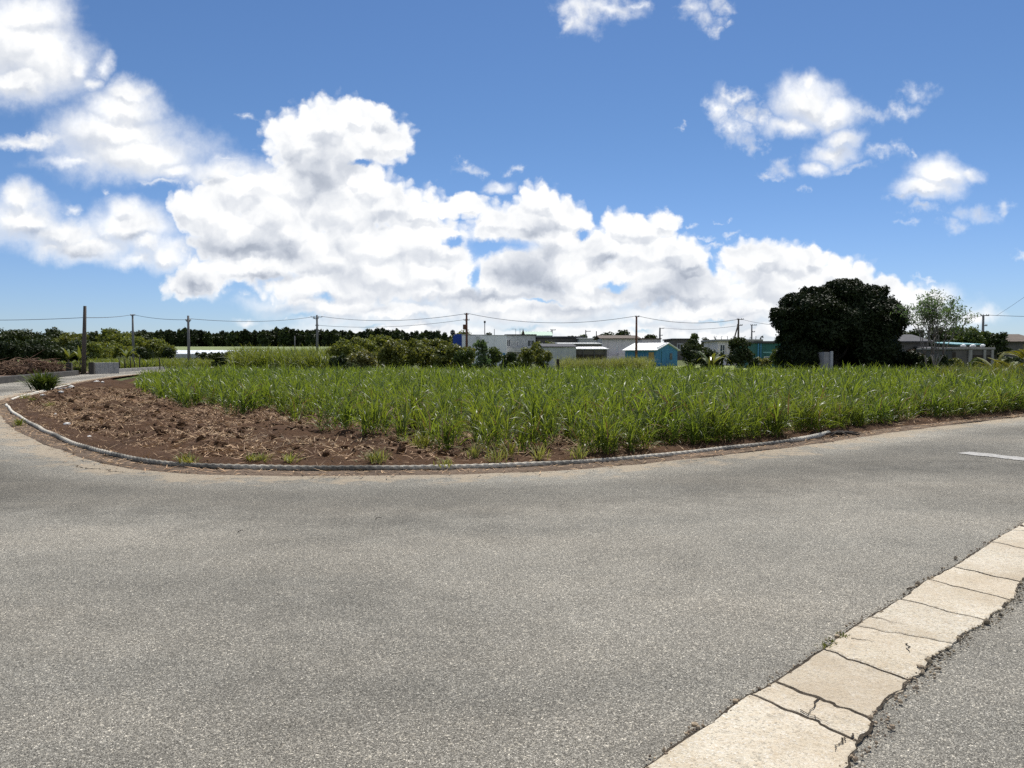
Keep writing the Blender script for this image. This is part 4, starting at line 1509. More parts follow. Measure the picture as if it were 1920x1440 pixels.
for k in range(0, len(rimline), 8):                      # rounded tufts along the rim
    p = rimline[k]
    q_ = rimline[min(k + 3, len(rimline) - 1)] - rimline[max(k - 3, 0)]
    nn = np.array([-q_[1], q_[0]]) / (np.linalg.norm(q_) + 1e-6)
    rr = rB.uniform(7, 11)
    for _ in range(2):
        puff_lobe(p[0] + nn[0] * rr * 1.12, p[1] + nn[1] * rr * 1.12, rr * .92, rB.uniform(-1.0, 1.4))
n_in = 0
while n_in < 260:                                        # the body of the crown
    p = np.array([rB.uniform(1452, 1690), rB.uniform(524, 690)])
    if not inside(p[:1], p[1:], RIM)[0] or (1536 < p[0] < 1567 and p[1] > 650):
        continue
    dd = np.linalg.norm(rimline - p, axis=1).min()
    if dd < 9:
        continue
    if abs(p[0] - 1551) < 12 + min(dd * .78, 24) * 1.1 and p[1] + min(dd * .78, 24) * 1.1 > 662:
        continue
    puff_lobe(p[0], p[1], min(dd * .78, 24), rB.uniform(-1, 1.2) * (.5 + min(dd, 60) / 60 * 3.0), .95)
    n_in += 1
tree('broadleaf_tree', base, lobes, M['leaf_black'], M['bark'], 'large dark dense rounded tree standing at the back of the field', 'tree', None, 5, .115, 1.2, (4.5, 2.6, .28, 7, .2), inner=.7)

# --- sparse feathery tree beside it
def sparse_tree(loc, label):
    o = empty('feathery_tree', loc)
    tag(o, label, 'tree')
    r = np.random.default_rng(31)
    mb, tips = MB(), []

    def grow(p, d, ln, rad, lev):
        e = p + d * ln
        m = (p + e) / 2 + r.normal(0, .06, 3) * ln
        mb.tube([p, m, e], [rad, rad * .85, rad * .65], 6)
        if lev >= 4 or ln < .3:
            tips.append(e)
            return
        if lev >= 2:
            tips.append(e)
        for _ in range(3 if lev < 3 else 2):
            nd = d + r.normal(0, .46, 3) * np.array([1, 1, .6]) + np.array([0, 0, .12])
            nd /= np.linalg.norm(nd)
            grow(e, nd, ln * r.uniform(.62, .85), rad * .6, lev + 1)
    for a, s in ((0, .12), (1.4, .30), (2.9, .34), (4.2, .28), (5.4, .36)):
        d = np.array([math.cos(a) * s, math.sin(a) * s, 1.0])
        grow(np.array([math.cos(a) * .12, math.sin(a) * .12, -.05]), d / np.linalg.norm(d), 1.7, .07, 0)
    mb.build('trunk', M['bark_pale'], o, smooth=True)
    tips_ = np.array(tips)
    tips_ = tips_[tips_[:, 2] > 1.5]
    n = 9
    C = np.repeat(tips_, n, 0) + r.normal(0, .16, (len(tips_) * n, 3)) * np.array([1.2, 1.2, .5])
    V, q = leaf_quads(r, C, np.tile([0, 0, 1.0], (len(C), 1)), .075, 2.6, .5)
    link('crown', mesh('crown', V, q, M['leaf_grey']), o)
    zmax = V[:, 2].max()
    s = top_h(541, loc[1]) / zmax
    o.scale = (s * .76, s * .76, s)
    return o


sparse_tree(stand(1751, 50), 'slender pale feathery tree with sky showing through, right of the big dark tree')

# --- bushes and trees, one by one:  (name, px, depth, width px, top py, leaf, label, group, size, depth m)
def plant(name, px, d, wpx, py, leaf, label, cat='bush', grp=None, seed=0, size=None, n=11, trunk=False, dens=1.35, base=.05, lsz=.42, aspect=1.7, inner=.5):
    loc = stand(px, d)
    h = top_h(py, d, loc.x)
    wm = wpx / F * d
    size = size or max(.11, d * .0019)
    lob = auto_lobes(seed * 13 + 7, wm, min(wm, h * 1.6), h, n, base, lsz)
    return tree(name, loc, lob, M[leaf], M['bark'], label, cat, grp, seed, size, dens, (h * .75, wm * .3, .03 * h, 4, .2) if trunk else (h * .6, wm * .25, .02 * h, 4, .1), aspect, 'crown' if cat == 'tree' else 'foliage', inner=inner)


B = [
 ('bush', 423, 75, 50, 655, 'leaf_dark', 'dark rounded bush at the end of the left road beside the tall cane', 'bush'),
 ('bush', 385, 118, 62, 659, 'leaf_dark', 'low dark hedge-like bush in front of the white greenhouse', 'bush'),
 ('thicket', 662, 60, 100, 630, 'leaf_hill', 'tall olive bush at the left end of the thicket beside the tall cane', 'bush'),
 ('thicket', 708, 66, 100, 627, 'leaf_hill', 'green bush forming the highest hump of the thicket behind the pale bush', 'bush'),
 ('thicket', 760, 58, 100, 634, 'leaf_olive', 'broad dark-footed bush in the middle of the thicket', 'bush'),
 ('thicket', 808, 62, 100, 633, 'leaf_olive', 'olive bush with a brownish top in the right half of the thicket', 'bush'),
 ('thicket', 852, 57, 88, 640, 'leaf_olive', 'green bush in the thicket below the blue panel', 'bush'),
 ('bush', 872, 54, 44, 648, 'leaf_mid', 'low round bush at the right end of the thicket', 'bush'),
 ('bush', 676, 50, 60, 656, 'leaf_pale', 'pale yellowish leafy bush in front of the thicket', 'bush'),
 ('bush', 640, 52, 50, 663, 'leaf_dark', 'small dark shaded bush left of the pale yellowish bush', 'bush'),
 ('shrub', 902, 50, 34, 636, 'leaf_grey', 'upright feathery grey green shrub in front of the white building', 'shrub'),
 ('shrub', 921, 54, 38, 645, 'leaf_mid', 'dark green shrub right of the feathery grey green shrub', 'shrub'),
 ('shrub', 957, 60, 42, 654, 'leaf_dark', 'dark shrub below the house balcony', 'shrub'),
 ('shrub', 988, 62, 40, 652, 'leaf_olive', 'olive shrub between the dark shrub and the grey shed', 'shrub'),
 ('shrub', 1013, 64, 44, 650, 'leaf_olive', 'rounded olive shrub at the left end of the grey shed', 'shrub'),
 ('shrub', 965, 56, 30, 676, 'leaf_mid', 'very low green shrub at the edge of the cane below the house', 'shrub'),
 ('shrub', 1215, 92, 40, 677, 'leaf_olive', 'low shrub on the mown grass at the corner of the turquoise house', 'shrub'),
 ('bush', 1297, 56, 50, 634, 'leaf_dark', 'tall dark bush hiding the right end of the turquoise house', 'bush'),
 ('bush', 1330, 53, 56, 652, 'leaf_dark', 'wide dark bush with arching banana leaves over it', 'bush'),
 ('bush', 1388, 55, 52, 626, 'leaf_dark', 'tall dark bush in front of the unfinished concrete house', 'bush'),
 ('bush', 1428, 64, 40, 668, 'leaf_pale', 'pale green low bush in front of the teal building', 'bush'),
 ('bush', 1463, 57, 42, 650, 'leaf_mid', 'green bush at the left foot of the big dark tree', 'bush'),
 ('bush', 1412, 56, 24, 668, 'leaf_dark', 'small dark bush left of the pale green low bush', 'bush'),
 ('bush', 1703, 53, 44, 655, 'leaf_black', 'black green bush at the right foot of the big dark tree', 'bush'),
 ('bush', 1734, 52, 40, 664, 'leaf_dark', 'low dark bush under the feathery tree', 'bush'),
 ('bush', 1714, 56, 34, 652, 'dry', 'dry pinkish brown shrub behind the low dark bushes', 'shrub'),
 ('bush', 1790, 54, 40, 672, 'leaf_olive', 'olive bush in front of the concrete shed', 'bush'),
 ('bush', 1898, 45, 66, 668, 'leaf_dark', 'dark bush under the palm fronds at the right edge', 'bush'),
 ('bush', 1768, 50, 34, 660, 'leaf_dark', 'dark bush in front of the left end of the concrete shed', 'bush'),
 ('bush', 1838, 50, 44, 668, 'leaf_mid', 'green bush in front of the right half of the concrete shed', 'bush'),
 ('tree', 1712, 82, 60, 614, 'leaf_dark', 'dark tree behind the dark blue roofed house', 'tree'),
 ('tree', 1752, 88, 60, 610, 'leaf_dark', 'dark tree behind the feathery tree', 'tree'),
 ('tree', 1800, 92, 84, 612, 'leaf_mid', 'green tree behind the teal roof left of the utility pole', 'tree'),
 ('tree', 1838, 95, 50, 620, 'leaf_mid', 'green tree at the foot of the utility pole behind the concrete shed', 'tree'),
 ('tree', 1874, 88, 36, 620, 'leaf_dark', 'dark tree with twin tops behind the palm fronds', 'tree'),
 ('tree', 1162, 172, 72, 617, 'leaf_dark', 'dark rounded tree rising behind the pinkish house', 'tree'),
 ('tree', 1130, 176, 44, 627, 'leaf_dark', 'low dark tree on the left behind the pinkish house', 'tree'),
 ('tree', 1218, 178, 44, 627, 'leaf_dark', 'dark rounded tree between the two poles behind the turquoise house', 'tree'),
 ('tree', 1258, 185, 36, 636, 'leaf_dark', 'low dark tree behind the dim far house', 'tree'),
 ('tree', 1302, 150, 14, 624, 'leaf_mid', 'narrow pointed tree above the tall dark bush', 'tree'),
 ('tree', 1322, 150, 30, 632, 'leaf_dark', 'small rounded dark tree left of the unfinished house', 'tree'),
 ('tree', 912, 150, 26, 622, 'leaf_dark', 'small dark tree on the skyline behind the white building', 'tree'),
 ('tree', 862, 165, 62, 621, 'leaf_olive', 'wide flat-topped tree behind the white building under the transformer pole', 'tree'),
 ('tree', 822, 230, 10, 619, 'leaf_dark', 'narrow dark conifer left of the blue panel', 'tree'),
 ('tree', 834, 232, 9, 621, 'leaf_dark', 'narrow dark conifer beside the blue panel', 'tree'),
 ('tree', 1018, 112, 44, 634, 'leaf_olive', 'olive brown tree above the grey shed roof', 'tree'),
 ('tree', 1070, 190, 36, 629, 'leaf_dark', 'low dark tree on the skyline above the long sheds', 'tree'),
 ('tree', 1095, 192, 26, 627, 'leaf_mid', 'small green tree on the skyline above the long sheds', 'tree'),
 ('tree', 1466, 150, 40, 633, 'leaf_dark', 'dark tree behind the teal building', 'tree'),
]
for k, (nm, px, d, wpx, py, leaf, label, cat) in enumerate(B):
    nm2 = {'tree': 'tree', 'bush': 'bush', 'thicket': 'bush', 'shrub': 'shrub'}[nm]
    narrow = wpx < 16
    plant(nm2, px, d, wpx, py, leaf, label, cat, None, 500 + k, n=(24 if nm == 'thicket' else 12), size=(.125 if nm == 'thicket' else None), trunk=cat == 'tree',
          base=.02 if cat != 'tree' else .12, lsz=(.30 if nm == 'thicket' else .38) if not narrow else .7, dens=1.25 if leaf != 'dry' else .5)

# --- the wood on the left rise, tree by tree
WOOD = [
 (-70, 150, 90, 618, 'leaf_dark'), (8, 155, 80, 617, 'leaf_dark'), (55, 160, 60, 618, 'leaf_dark'), (95, 165, 70, 617, 'leaf_dark'), (140, 165, 60, 620, 'leaf_olive'),
 (176, 168, 50, 621, 'leaf_dark'), (213, 160, 74, 615, 'leaf_hill'), (255, 170, 50, 622, 'leaf_dark'), (30, 128, 80, 628, 'leaf_dark'), (-40, 125, 90, 630, 'leaf_dark'), (84, 130, 60, 630, 'leaf_dark'),
 (120, 132, 50, 631, 'leaf_olive'), (160, 130, 50, 632, 'leaf_dark'), (212, 126, 80, 636, 'leaf_hill'), (180, 120, 60, 640, 'leaf_hill'), (255, 130, 66, 630, 'leaf_hill'), (300, 128, 60, 634, 'leaf_hill'),
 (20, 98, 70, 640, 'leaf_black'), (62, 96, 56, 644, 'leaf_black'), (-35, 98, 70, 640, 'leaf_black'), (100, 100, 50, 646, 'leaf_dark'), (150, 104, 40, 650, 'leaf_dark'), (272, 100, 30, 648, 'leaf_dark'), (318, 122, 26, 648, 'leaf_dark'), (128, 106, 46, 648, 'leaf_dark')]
WL = {
 0: 'dark tree of the left wood at the left frame edge', 6: 'broad bright-crowned tree highest on the left wooded rise, between the brown and grey poles',
 13: 'broad olive tree below the highest crown of the left wood', 14: 'light green tree just right of the brown bare pole', 15: 'green tree behind the grey pole on the left rise', 16: 'green tree sloping down to the greenhouse at the right end of the left wood',
 17: 'black shaded tree above the dead branch heap', 18: 'black shaded tree between the branch heap and the left gate post', 22: 'small dark tree standing right of the grey pole behind the low wall', 23: 'small dark tree at the left end of the greenhouse', 4: 'green tree on the left skyline beside the brown bare pole', 11: 'green tree in the middle of the left wood'}
for k, (px, d, wpx, py, leaf) in enumerate(WOOD):
    lab = WL.get(k)
    if lab is None:
        if k < 8:
            lab, grp = 'dark rounded tree along the skyline of the left wood', 'skyline trees of the left wood'
        elif k < 17:
            lab, grp = 'dark tree halfway down the left wooded rise', 'middle trees of the left wood'
        else:
            lab, grp = 'shaded dark tree at the foot of the left wood', 'trees at the foot of the left wood'
    else:
        grp = 'trees of the left wood'
    plant('tree', px, d, wpx, py, leaf, lab, 'tree', grp, 700 + k, trunk=True, n=11, base=.08, dens=1.2)

# --- the even dark belt of tall trees behind the far field
belt = []
for k in range(5):
    h, wm = 6.4, 4.6
    lob = auto_lobes(900 + k, wm, wm, h, 10, .04, .46)
    lob += [(0, 0, h * .93, .75, .75, .9), (.8 * (k % 3 - 1), .3, h * .88, .7, .7, .8), (-.9, -.3, h * .82, .8, .8, .8)] + [(x, y, z, 1.5, 1.3, 1.3) for x in (-1.6, 0, 1.6) for y, z in ((-.6, .8), (.4, 2.4), (0, 3.8))]
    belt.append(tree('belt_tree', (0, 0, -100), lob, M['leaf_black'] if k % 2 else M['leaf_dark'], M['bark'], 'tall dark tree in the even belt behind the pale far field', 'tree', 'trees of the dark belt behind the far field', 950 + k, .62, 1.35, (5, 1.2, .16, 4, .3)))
rb = np.random.default_rng(5)
px, k = 262.0, 0
while px < 880:
    d = 250 + rb.uniform(-4, 6)
    loc = stand(px, d)
    py = 619 + 4 * math.sin(px * .021) * math.sin(px * .05) + rb.uniform(-3, 3) + (5 if px > 760 else 0) + (2 if px < 330 else 0)
    s = top_h(py, d, loc.x) / 6.7
    if k < 5:
        o = belt[k]
        o.location = loc
        o.scale = (s * rb.uniform(.85, 1.1), s, s)
    else:
        copy_tree(belt[k % 5], loc, rb.uniform(0, 6), (s * rb.uniform(.85, 1.1), s, s))
    px += rb.uniform(7, 11)
    k += 1

# --- banana plants, palm
def fronds(name, loc, n, ln, wd, leaf, label, cat, seed, tilt=(.2, 1.1), h0=.6, folded=False, curl=(.8, 1.6), sc=1.0, stem='stem'):
    o = empty(name, loc)
    tag(o, label, cat)
    r = np.random.default_rng(seed)
    az = np.arange(n) * 2.4 + r.normal(0, .2, n)
    base = np.column_stack([np.cos(az) * .06, np.sin(az) * .06, np.full(n, h0)])
    for k in range(n):
        L = ln * r.uniform(.75, 1.15)
        t0, c0 = r.uniform(*tilt), r.uniform(*curl)
        if not folded:
            V, q = blades(base[k:k + 1], az[k:k + 1], [L], [t0], [c0], [wd], 8)
            link('leaf', mesh('leaf', V, q, leaf, True), o)
        else:                                            # a feather palm frond: rib and leaflets
            m = 26
            ts = np.linspace(.18, 1, m)
            dr = np.array([math.cos(az[k]), math.sin(az[k]), 0])
            P, pts_, ang = base[k].copy(), [base[k].copy()], []
            for i_ in range(m):
                a_ = t0 + c0 * (i_ / m) ** 1.5
                P = P + (dr * math.sin(a_) + np.array([0, 0, math.cos(a_)])) * L / m
                pts_.append(P.copy())
                ang.append(a_)
            B_, A_ = [], []
            for i_ in range(3, m):
                for sg_ in (-1, 1):
                    B_.append(pts_[i_])
                    A_.append(az[k] + sg_ * (1.15 - .5 * i_ / m))
            B_, A_ = np.array(B_), np.array(A_)
            f_ = np.sin(np.linspace(.25, 1, len(A_)) * PI * .95)
            V, q = blades(B_, A_, ln * .30 * (.35 + .65 * f_), np.repeat(np.array(ang[3:]), 2) * .75 + .1, np.full(len(A_), .7), np.full(len(A_), wd), 3)
            mb = MB()
            mb.tube(pts_[::3], np.linspace(.022, .006, len(pts_[::3])), 5)
            leaf_o = link('frond', mesh('frond', V, q, leaf, True), o)
            mb.build('rib', leaf, leaf_o, smooth=True)
    mb = MB()
    mb.tube([(0, 0, -.1), (.02, 0, h0 * .5), (0, 0, h0 + .05)], [.11, .09, .06], 8)
    mb.build(stem, M['bark'], o, smooth=True)
    o.scale = (sc, sc, sc)
    return o


for k, (px, d, s) in enumerate(((128, 100, 1.0), (150, 98, .9), (238, 108, 1.15), (262, 106, .95))):
    fronds('banana_plant', stand(px, d), 9, 2.2 * s, .45, M['banana'], ['banana plant with broad leaves left of the brown bare pole', 'smaller banana plant at the brown bare pole', 'banana plant with an upright leaf left of the grey pole', 'banana plant between the grey pole and the small dark tree'][k], 'banana plant', 60 + k, (.2, 1.0), 1.2 * s, curl=(.6, 1.5))
fronds('banana_plant', stand(1333, 51), 10, 2.0, .30, M['banana'], 'banana plant with long arching leaves over the wide dark bush', 'banana plant', 66, (.2, .9), .9, curl=(1.0, 1.9))
fronds('palm', stand(1897, 42), 13, 1.45, .05, M['palm'], 'yellow green feather palm with drooping fronds at the right edge', 'palm', 70, (.5, 1.3), .5, True, (.6, 1.4))
fronds('palm', stand(1926, 40), 9, 1.5, .05, M['palm'], 'feather palm cut by the right frame edge with fronds against the sky', 'palm', 71, (.3, 1.1), 1.3, True, (.5, 1.2))
fronds('palm', stand(1868, 44), 9, 1.3, .045, M['palm'], 'small yellowish feather palm in front of the concrete shed', 'palm', 72, (.2, 1.1), .5, True, (.6, 1.3))
# ------------------------------------------------------------------ utility poles and wires
def pole(px, d, py, rad, label, m='pole_grey', arms=(), lean=0.0, trafo=None, steps=False, brace=False, cat='utility pole', name='utility_pole', lamp=False, grp=None):
    loc = stand(px, d)
    h = top_h(py, d, loc.x)
    o = empty(name, loc)
    tag(o, label, cat, grp)
    mb = MB()
    mb.tube([(0, 0, -.2), (lean * .5, 0, h * .5), (lean, 0, h)], [rad * 1.25, rad * 1.05, rad * .8], 10)
    mb.build('shaft', M[m], o, smooth=True)
    for (z, w, s) in arms:                               # z below the top, width, shift
        a = MB()
        x = lean * (1 - z / h) + s
        a.box(x - w / 2, x + w / 2, -.06, .06, h - z - .05, h - z + .05)
        a.tube([(x - w * .3, 0, h - z), (lean, 0, h - z - .45)], .025, 5)
        arm = a.build('crossarm', M['steel'], o)
        for f in (-.46, -.2, .2, .46):
            i_ = MB()
            i_.tube([(x + w * f, 0, h - z + .05), (x + w * f, 0, h - z + .11), (x + w * f, 0, h - z + .2)], [.035, .06, .035], 7)
            i_.build('insulator', M['white_wall'] if rad > .15 else M['steel'], arm, smooth=True)
    if trafo:
        z, s = trafo
        t_ = MB()
        t_.tube([(lean + s, 0, h - z - .75), (lean + s, 0, h - z)], [.3, .3], 12)
        t_.build('transformer', M['rust'], o, smooth=True)
        b = MB()
        b.box(lean - abs(s) - .1, lean + abs(s) + .1, -.1, .1, h - z - .9, h - z - .8)
        b.build('bracket', M['steel'], o)
    if brace:
        b = MB()
        b.tube([(lean, 0, h * .9), (-h * .25, 0, -.1)], [rad * .7, rad * .8], 8)
        b.build('brace', M[m], o, smooth=True)
    if lamp:
        b = MB()
        b.box(-.16, .16, -.12, .12, h, h + .38, .03)
        b.build('lamp_head', M['steel'], o)
    return loc + Vector((lean, 0, h))


pA = pole(156, 68, 574, .16, 'tall bare brown pole by the gate posts, leaning slightly', 'pole_brown', lean=.24)
pB = pole(250, 120, 590, .16, 'grey pole with a short crossarm behind the left fields', 'pole_grey', [(.1, .75, 0)])
pC = pole(354, 104, 592, .17, 'grey concrete pole with a crossarm at the end of the left road', 'pole_grey', [(.62, .75, 0), (.78, .5, 0)])
pD = pole(595, 140, 591, .20, 'sturdy pole with a wide crossarm in front of the dark tree belt', 'pole_grey', [(.35, 2.1, -.1), (.6, 1.0, -.2), (1.9, .6, 0)], steps=True)
pole(553, 150, 630, .10, 'short thin post standing before the dark tree belt', 'pole_grey', cat='post', name='post')
pE = pole(875, 120, 587, .18, 'reddish brown pole with a transformer above the white building', 'rust', [(.2, .7, 0), (1.1, .9, 0)], trafo=(1.8, -.28))
pF = pole(1193, 112, 593, .16, 'tall brown pole in front of the pinkish house', 'rust', [(.08, .6, .1)])
pG = pole(1237, 165, 615, .20, 'shorter grey pole right of the pinkish house', 'pole_grey', [(.1, 1.0, .4), (1.6, .8, .2)])
pH = pole(1384, 118, 598, .15, 'dark pole with a slanting brace above the unfinished concrete house', 'pole_brown', [(.1, 1.0, .25), (1.0, .8, .2)], brace=True)
pI = pole(1409, 150, 609, .15, 'pole with a one-sided crossarm right of the braced pole', 'pole_grey', [(.08, 1.2, .35), (1.4, .6, .3)])
pJ = pole(1842, 95, 591, .16, 'grey pole with a crossarm behind the trees at right', 'pole_grey', [(.06, 1.0, .2), (1.3, .6, .2)])
pole(909, 128, 606, .08, 'thin lamp pole behind the white building', 'steel', cat='lamp pole', name='lamp_pole', lamp=True)
pole(927, 165, 617, .07, 'short thin pole on the skyline right of the lamp pole', 'steel', cat='post', name='post')
pole(1035, 160, 618, .14, 'small pole with two crossarms above the pale green roof end', 'pole_grey', [(.1, 1.1, .2), (.5, .8, -.5)])
pole(1098, 165, 619, .12, 'small pole with a one-sided arm above the long sheds', 'pole_grey', [(.3, 1.1, .5)])
pole(1118, 150, 621, .11, 'small plain dark post left of the pinkish house', 'wood_dark', cat='post', name='post')
for k, (px, py) in enumerate(((967, 617), (975, 617))):
    loc = at(px, 640, 135)
    h = (640 - py) / F * 135
    o = empty('antenna', loc)
    tag(o, ['thin roof aerial on the two-storey house, arms to the left', 'thin roof aerial at the end of the pale green roof, arms to the right'][k], 'antenna')
    mb = MB()
    mb.tube([(0, 0, -.6), (0, 0, h)], .035, 6)
    mb.build('mast', M['steel'], o)
    mb = MB()
    s = -1 if k == 0 else 1
    mb.tube([(s * -.1, 0, h), (s * .75, 0, h)], .025, 5)
    for q_ in range(4):
        mb.tube([(s * (.1 + .2 * q_), -.3, h), (s * (.1 + .2 * q_), .3, h)], .018, 5)
    mb.build('aerial', M['steel'], o)


def cable(a, b, sag, rad, label):
    a, b = Vector(a), Vector(b)
    n = 24
    P = []
    for k in range(n + 1):
        t = k / n
        p = a.lerp(b, t)
        p.z -= sag * 4 * t * (1 - t)
        P.append(p)
    mb = MB()
    mb.tube(P, rad, 5, False)
    o = mb.build('power_cable', M['wire'])
    tag(o, label, 'power cable')


left = at(-260, 590, 72)
cable(left, at(157, 595.5, 68), .35, .022, 'thin overhead cable running left from the bare brown pole')
cable(at(159, 595.5, 68), pB, .15, .03, 'thin cable from the bare brown pole to the grey pole')
cable(pB, pC - Vector((0, 0, .55)), .25, .03, 'thin cable between the grey pole and the concrete pole at the road end')
cable(pC - Vector((0, 0, .4)), pD - Vector((.6, 0, .3)), .6, .032, 'long cable from the concrete pole to the sturdy pole')
cable(pD + Vector((.9, 0, -.25)), pE - Vector((.3, 0, .15)), .9, .034, 'upper cable from the sturdy pole to the transformer pole')
cable(pD + Vector((.3, 0, -1.85)), pE - Vector((.4, 0, 1.05)), .7, .028, 'lower cable from the sturdy pole to the transformer pole')
cable(pE + Vector((.3, 0, -.1)), pF - Vector((.2, 0, 0)), 1.2, .032, 'long sagging cable from the transformer pole to the tall brown pole')
cable(pF + Vector((.3, 0, 0)), pH - Vector((.2, 0, .1)), .75, .032, 'cable from the tall brown pole to the braced pole')
cable(pG + Vector((.8, 0, 0)), pH + Vector((.4, 0, -1.0)), .45, .028, 'lower cable from the shorter grey pole to the braced pole')
cable(pH + Vector((.6, 0, -.1)), at(1560, 608, 80), .5, .024, 'cable running from the braced pole behind the big dark tree')
cable(at(1640, 604, 82), pJ - Vector((.2, 0, .1)), .35, .026, 'cable reaching the right pole from behind the big dark tree')
cable(pJ + Vector((.5, 0, 0)), at(2160, 590, 92), .25, .026, 'cable running right from the pole behind the trees')
cable(at(1868, 592, 88), at(2010, 488, 70), .2, .014, 'faint steep cable rising to the right frame edge')


# ------------------------------------------------------------------ buildings
def window(parent, x0, x1, z0, z1, y, frame='white_wall', sill=False):
    """window on a wall that faces the viewer (plane y)"""
    f = MB()
    w_, t_ = .07, .05
    f.box(x0, x1, y - t_, y + .01, z1 - w_, z1)
    f.box(x0, x1, y - t_, y + .01, z0, z0 + w_)
    f.box(x0, x0 + w_, y - t_, y + .01, z0 + w_, z1 - w_)
    f.box(x1 - w_, x1, y - t_, y + .01, z0 + w_, z1 - w_)
    xm = (x0 + x1) / 2
    f.box(xm - .03, xm + .03, y - t_ + .005, y + .01, z0 + w_, z1 - w_)
    wn = f.build('window', M[frame], parent)
    g_ = MB()
    g_.box(x0 + w_, x1 - w_, y - .022, y + .008, z0 + w_, z1 - w_)
    g_.build('pane', M['glass'], wn)
    return wn


def house(name, px0, px1, d, py_top, depth, wall, roof, label, cat='house', rtype='flat', rh=.25, over=.25, rz=0.0, windows=(), doors=(), ztop=None, yoff=0):
    """box house: photo x-range of its near wall, wall top at py_top, standing on the land"""
    a, b = at(px0, py_top, d), at(px1, py_top, d)
    cx = (a.x + b.x) / 2
    z0 = tz(cx, d)
    wdt, h = b.x - a.x, a.z - z0
    o = empty(name, (cx, d, z0), rz)
    tag(o, label, cat)
    mb = MB()
    mb.box(-wdt / 2, wdt / 2, 0, depth, -.3, h)
    mb.build('wall', M[wall], o)
    r_ = MB()
    if rtype == 'flat':
        r_.box(-wdt / 2 - over, wdt / 2 + over, -over, depth + over, h + .003, h + rh, .02)
    elif rtype == 'gable_x':                            # ridge runs along x, eaves to the viewer
        r_.prism_x = None
        P = [(-over, h - .05), (depth / 2, h + rh), (depth + over, h - .05), (depth + over, h + .06), (depth / 2, h + rh + .14), (-over, h + .06)]
        V = [(x, y, z) for x in (-wdt / 2 - over, wdt / 2 + over) for y, z in P]
        r_.add(V, [(0, 1, 7, 6), (1, 2, 8, 7), (2, 3, 9, 8), (3, 4, 10, 9), (4, 5, 11, 10), (5, 0, 6, 11), (0, 5, 4, 1), (1, 4, 3, 2), (6, 7, 10, 11), (7, 8, 9, 10)])
    elif rtype == 'gable_y':                            # gable end faces the viewer
        r_.prism([(-wdt / 2 - over, h - .05), (0, h + rh), (wdt / 2 + over, h - .05), (wdt / 2 + over, h + .06), (0, h + rh + .14), (-wdt / 2 - over, h + .06)], -over, depth + over)
        g_ = MB()
        g_.prism([(-wdt / 2, h), (wdt / 2, h), (0, h + rh - .02)], .002, depth)
        g_.build('gable', M[wall], o)
    elif rtype == 'shed':                               # one slope, high at the back
        V = [(x, y, z) for x in (-wdt / 2 - over, wdt / 2 + over) for y, z in ((-over, h), (depth + over, h + rh), (depth + over, h + rh + .1), (-over, h + .1))]
        r_.add(V, [(0, 1, 5, 4), (1, 2, 6, 5), (2, 3, 7, 6), (3, 0, 4, 7), (0, 3, 2, 1), (4, 5, 6, 7)])
    r_.build('roof', M[roof], o)
    for (u0, u1, v0, v1) in windows:                    # shares of the wall
        window(o, -wdt / 2 + wdt * u0, -wdt / 2 + wdt * u1, h * v0, h * v1, 0)
    for (u0, u1, v1, mt) in doors:
        m_ = MB()
        m_.box(-wdt / 2 + wdt * u0, -wdt / 2 + wdt * u1, -.05, .01, -.1, h * v1)
        m_.build('door', M[mt], o)
    return o, wdt, h


# white building with an outside stair
o, wd, h = house('white_building', 866, 912, 124, 629, 8, 'white_wall', 'grey_wall', 'plain white block of a building beside the blue panel', 'building', rh=.15, over=.05)
o2, wd, h = house('white_hall', 893, 950, 120, 629.5, 9, 'white_wall', 'grey_wall', 'white hall with a sloping stair wall and a blue-grey door', 'building', rh=.12, over=.04, doors=[(.86, .95, .42, 'blue_wall')])
st = MB()
st.prism([(-wd / 2 - .1, h - .1), (-wd / 2 + .5, h - .1), (.1 - wd * .12, h * .3), (-wd * .12 - .6, h * .3)], -.5, -.003)
st.build('stair_wall', M['grey_wall'], o2)
mb = MB()
a, b = at(849, 626.5, 128), at(866, 637, 128)
mb.box(a.x, b.x, 128, 128.3, b.z - 3.5, a.z)
o = mb.build('panel_wall', M['royal'])
tag(o, 'deep blue panel wall left of the white building', 'wall')
a = at(849, 624, 126)
mb = MB()
mb.tube([(a.x, 126, a.z - .9), (a.x, 126, a.z)], .04, 6)
rr_ = MB()
th = np.linspace(0, 2 * PI, 14, endpoint=False)
V = [(0, .16, 0)] + [(math.cos(t) * .42, -.02, math.sin(t) * .52) for t in th]
rr_.add(V, (), [(0, 1 + k, 1 + (k + 1) % 14) for k in range(14)] + [(0, 1 + (k + 1) % 14, 1 + k) for k in range(14)])
o = empty('satellite_dish', (0, 0, 0))
tag(o, 'small white dish aerial above the blue panel', 'dish aerial')
mb.build('mast', M['steel'], o)
rr_.build('dish', M['white_roof'], o, (a.x, 125.9, a.z), True)

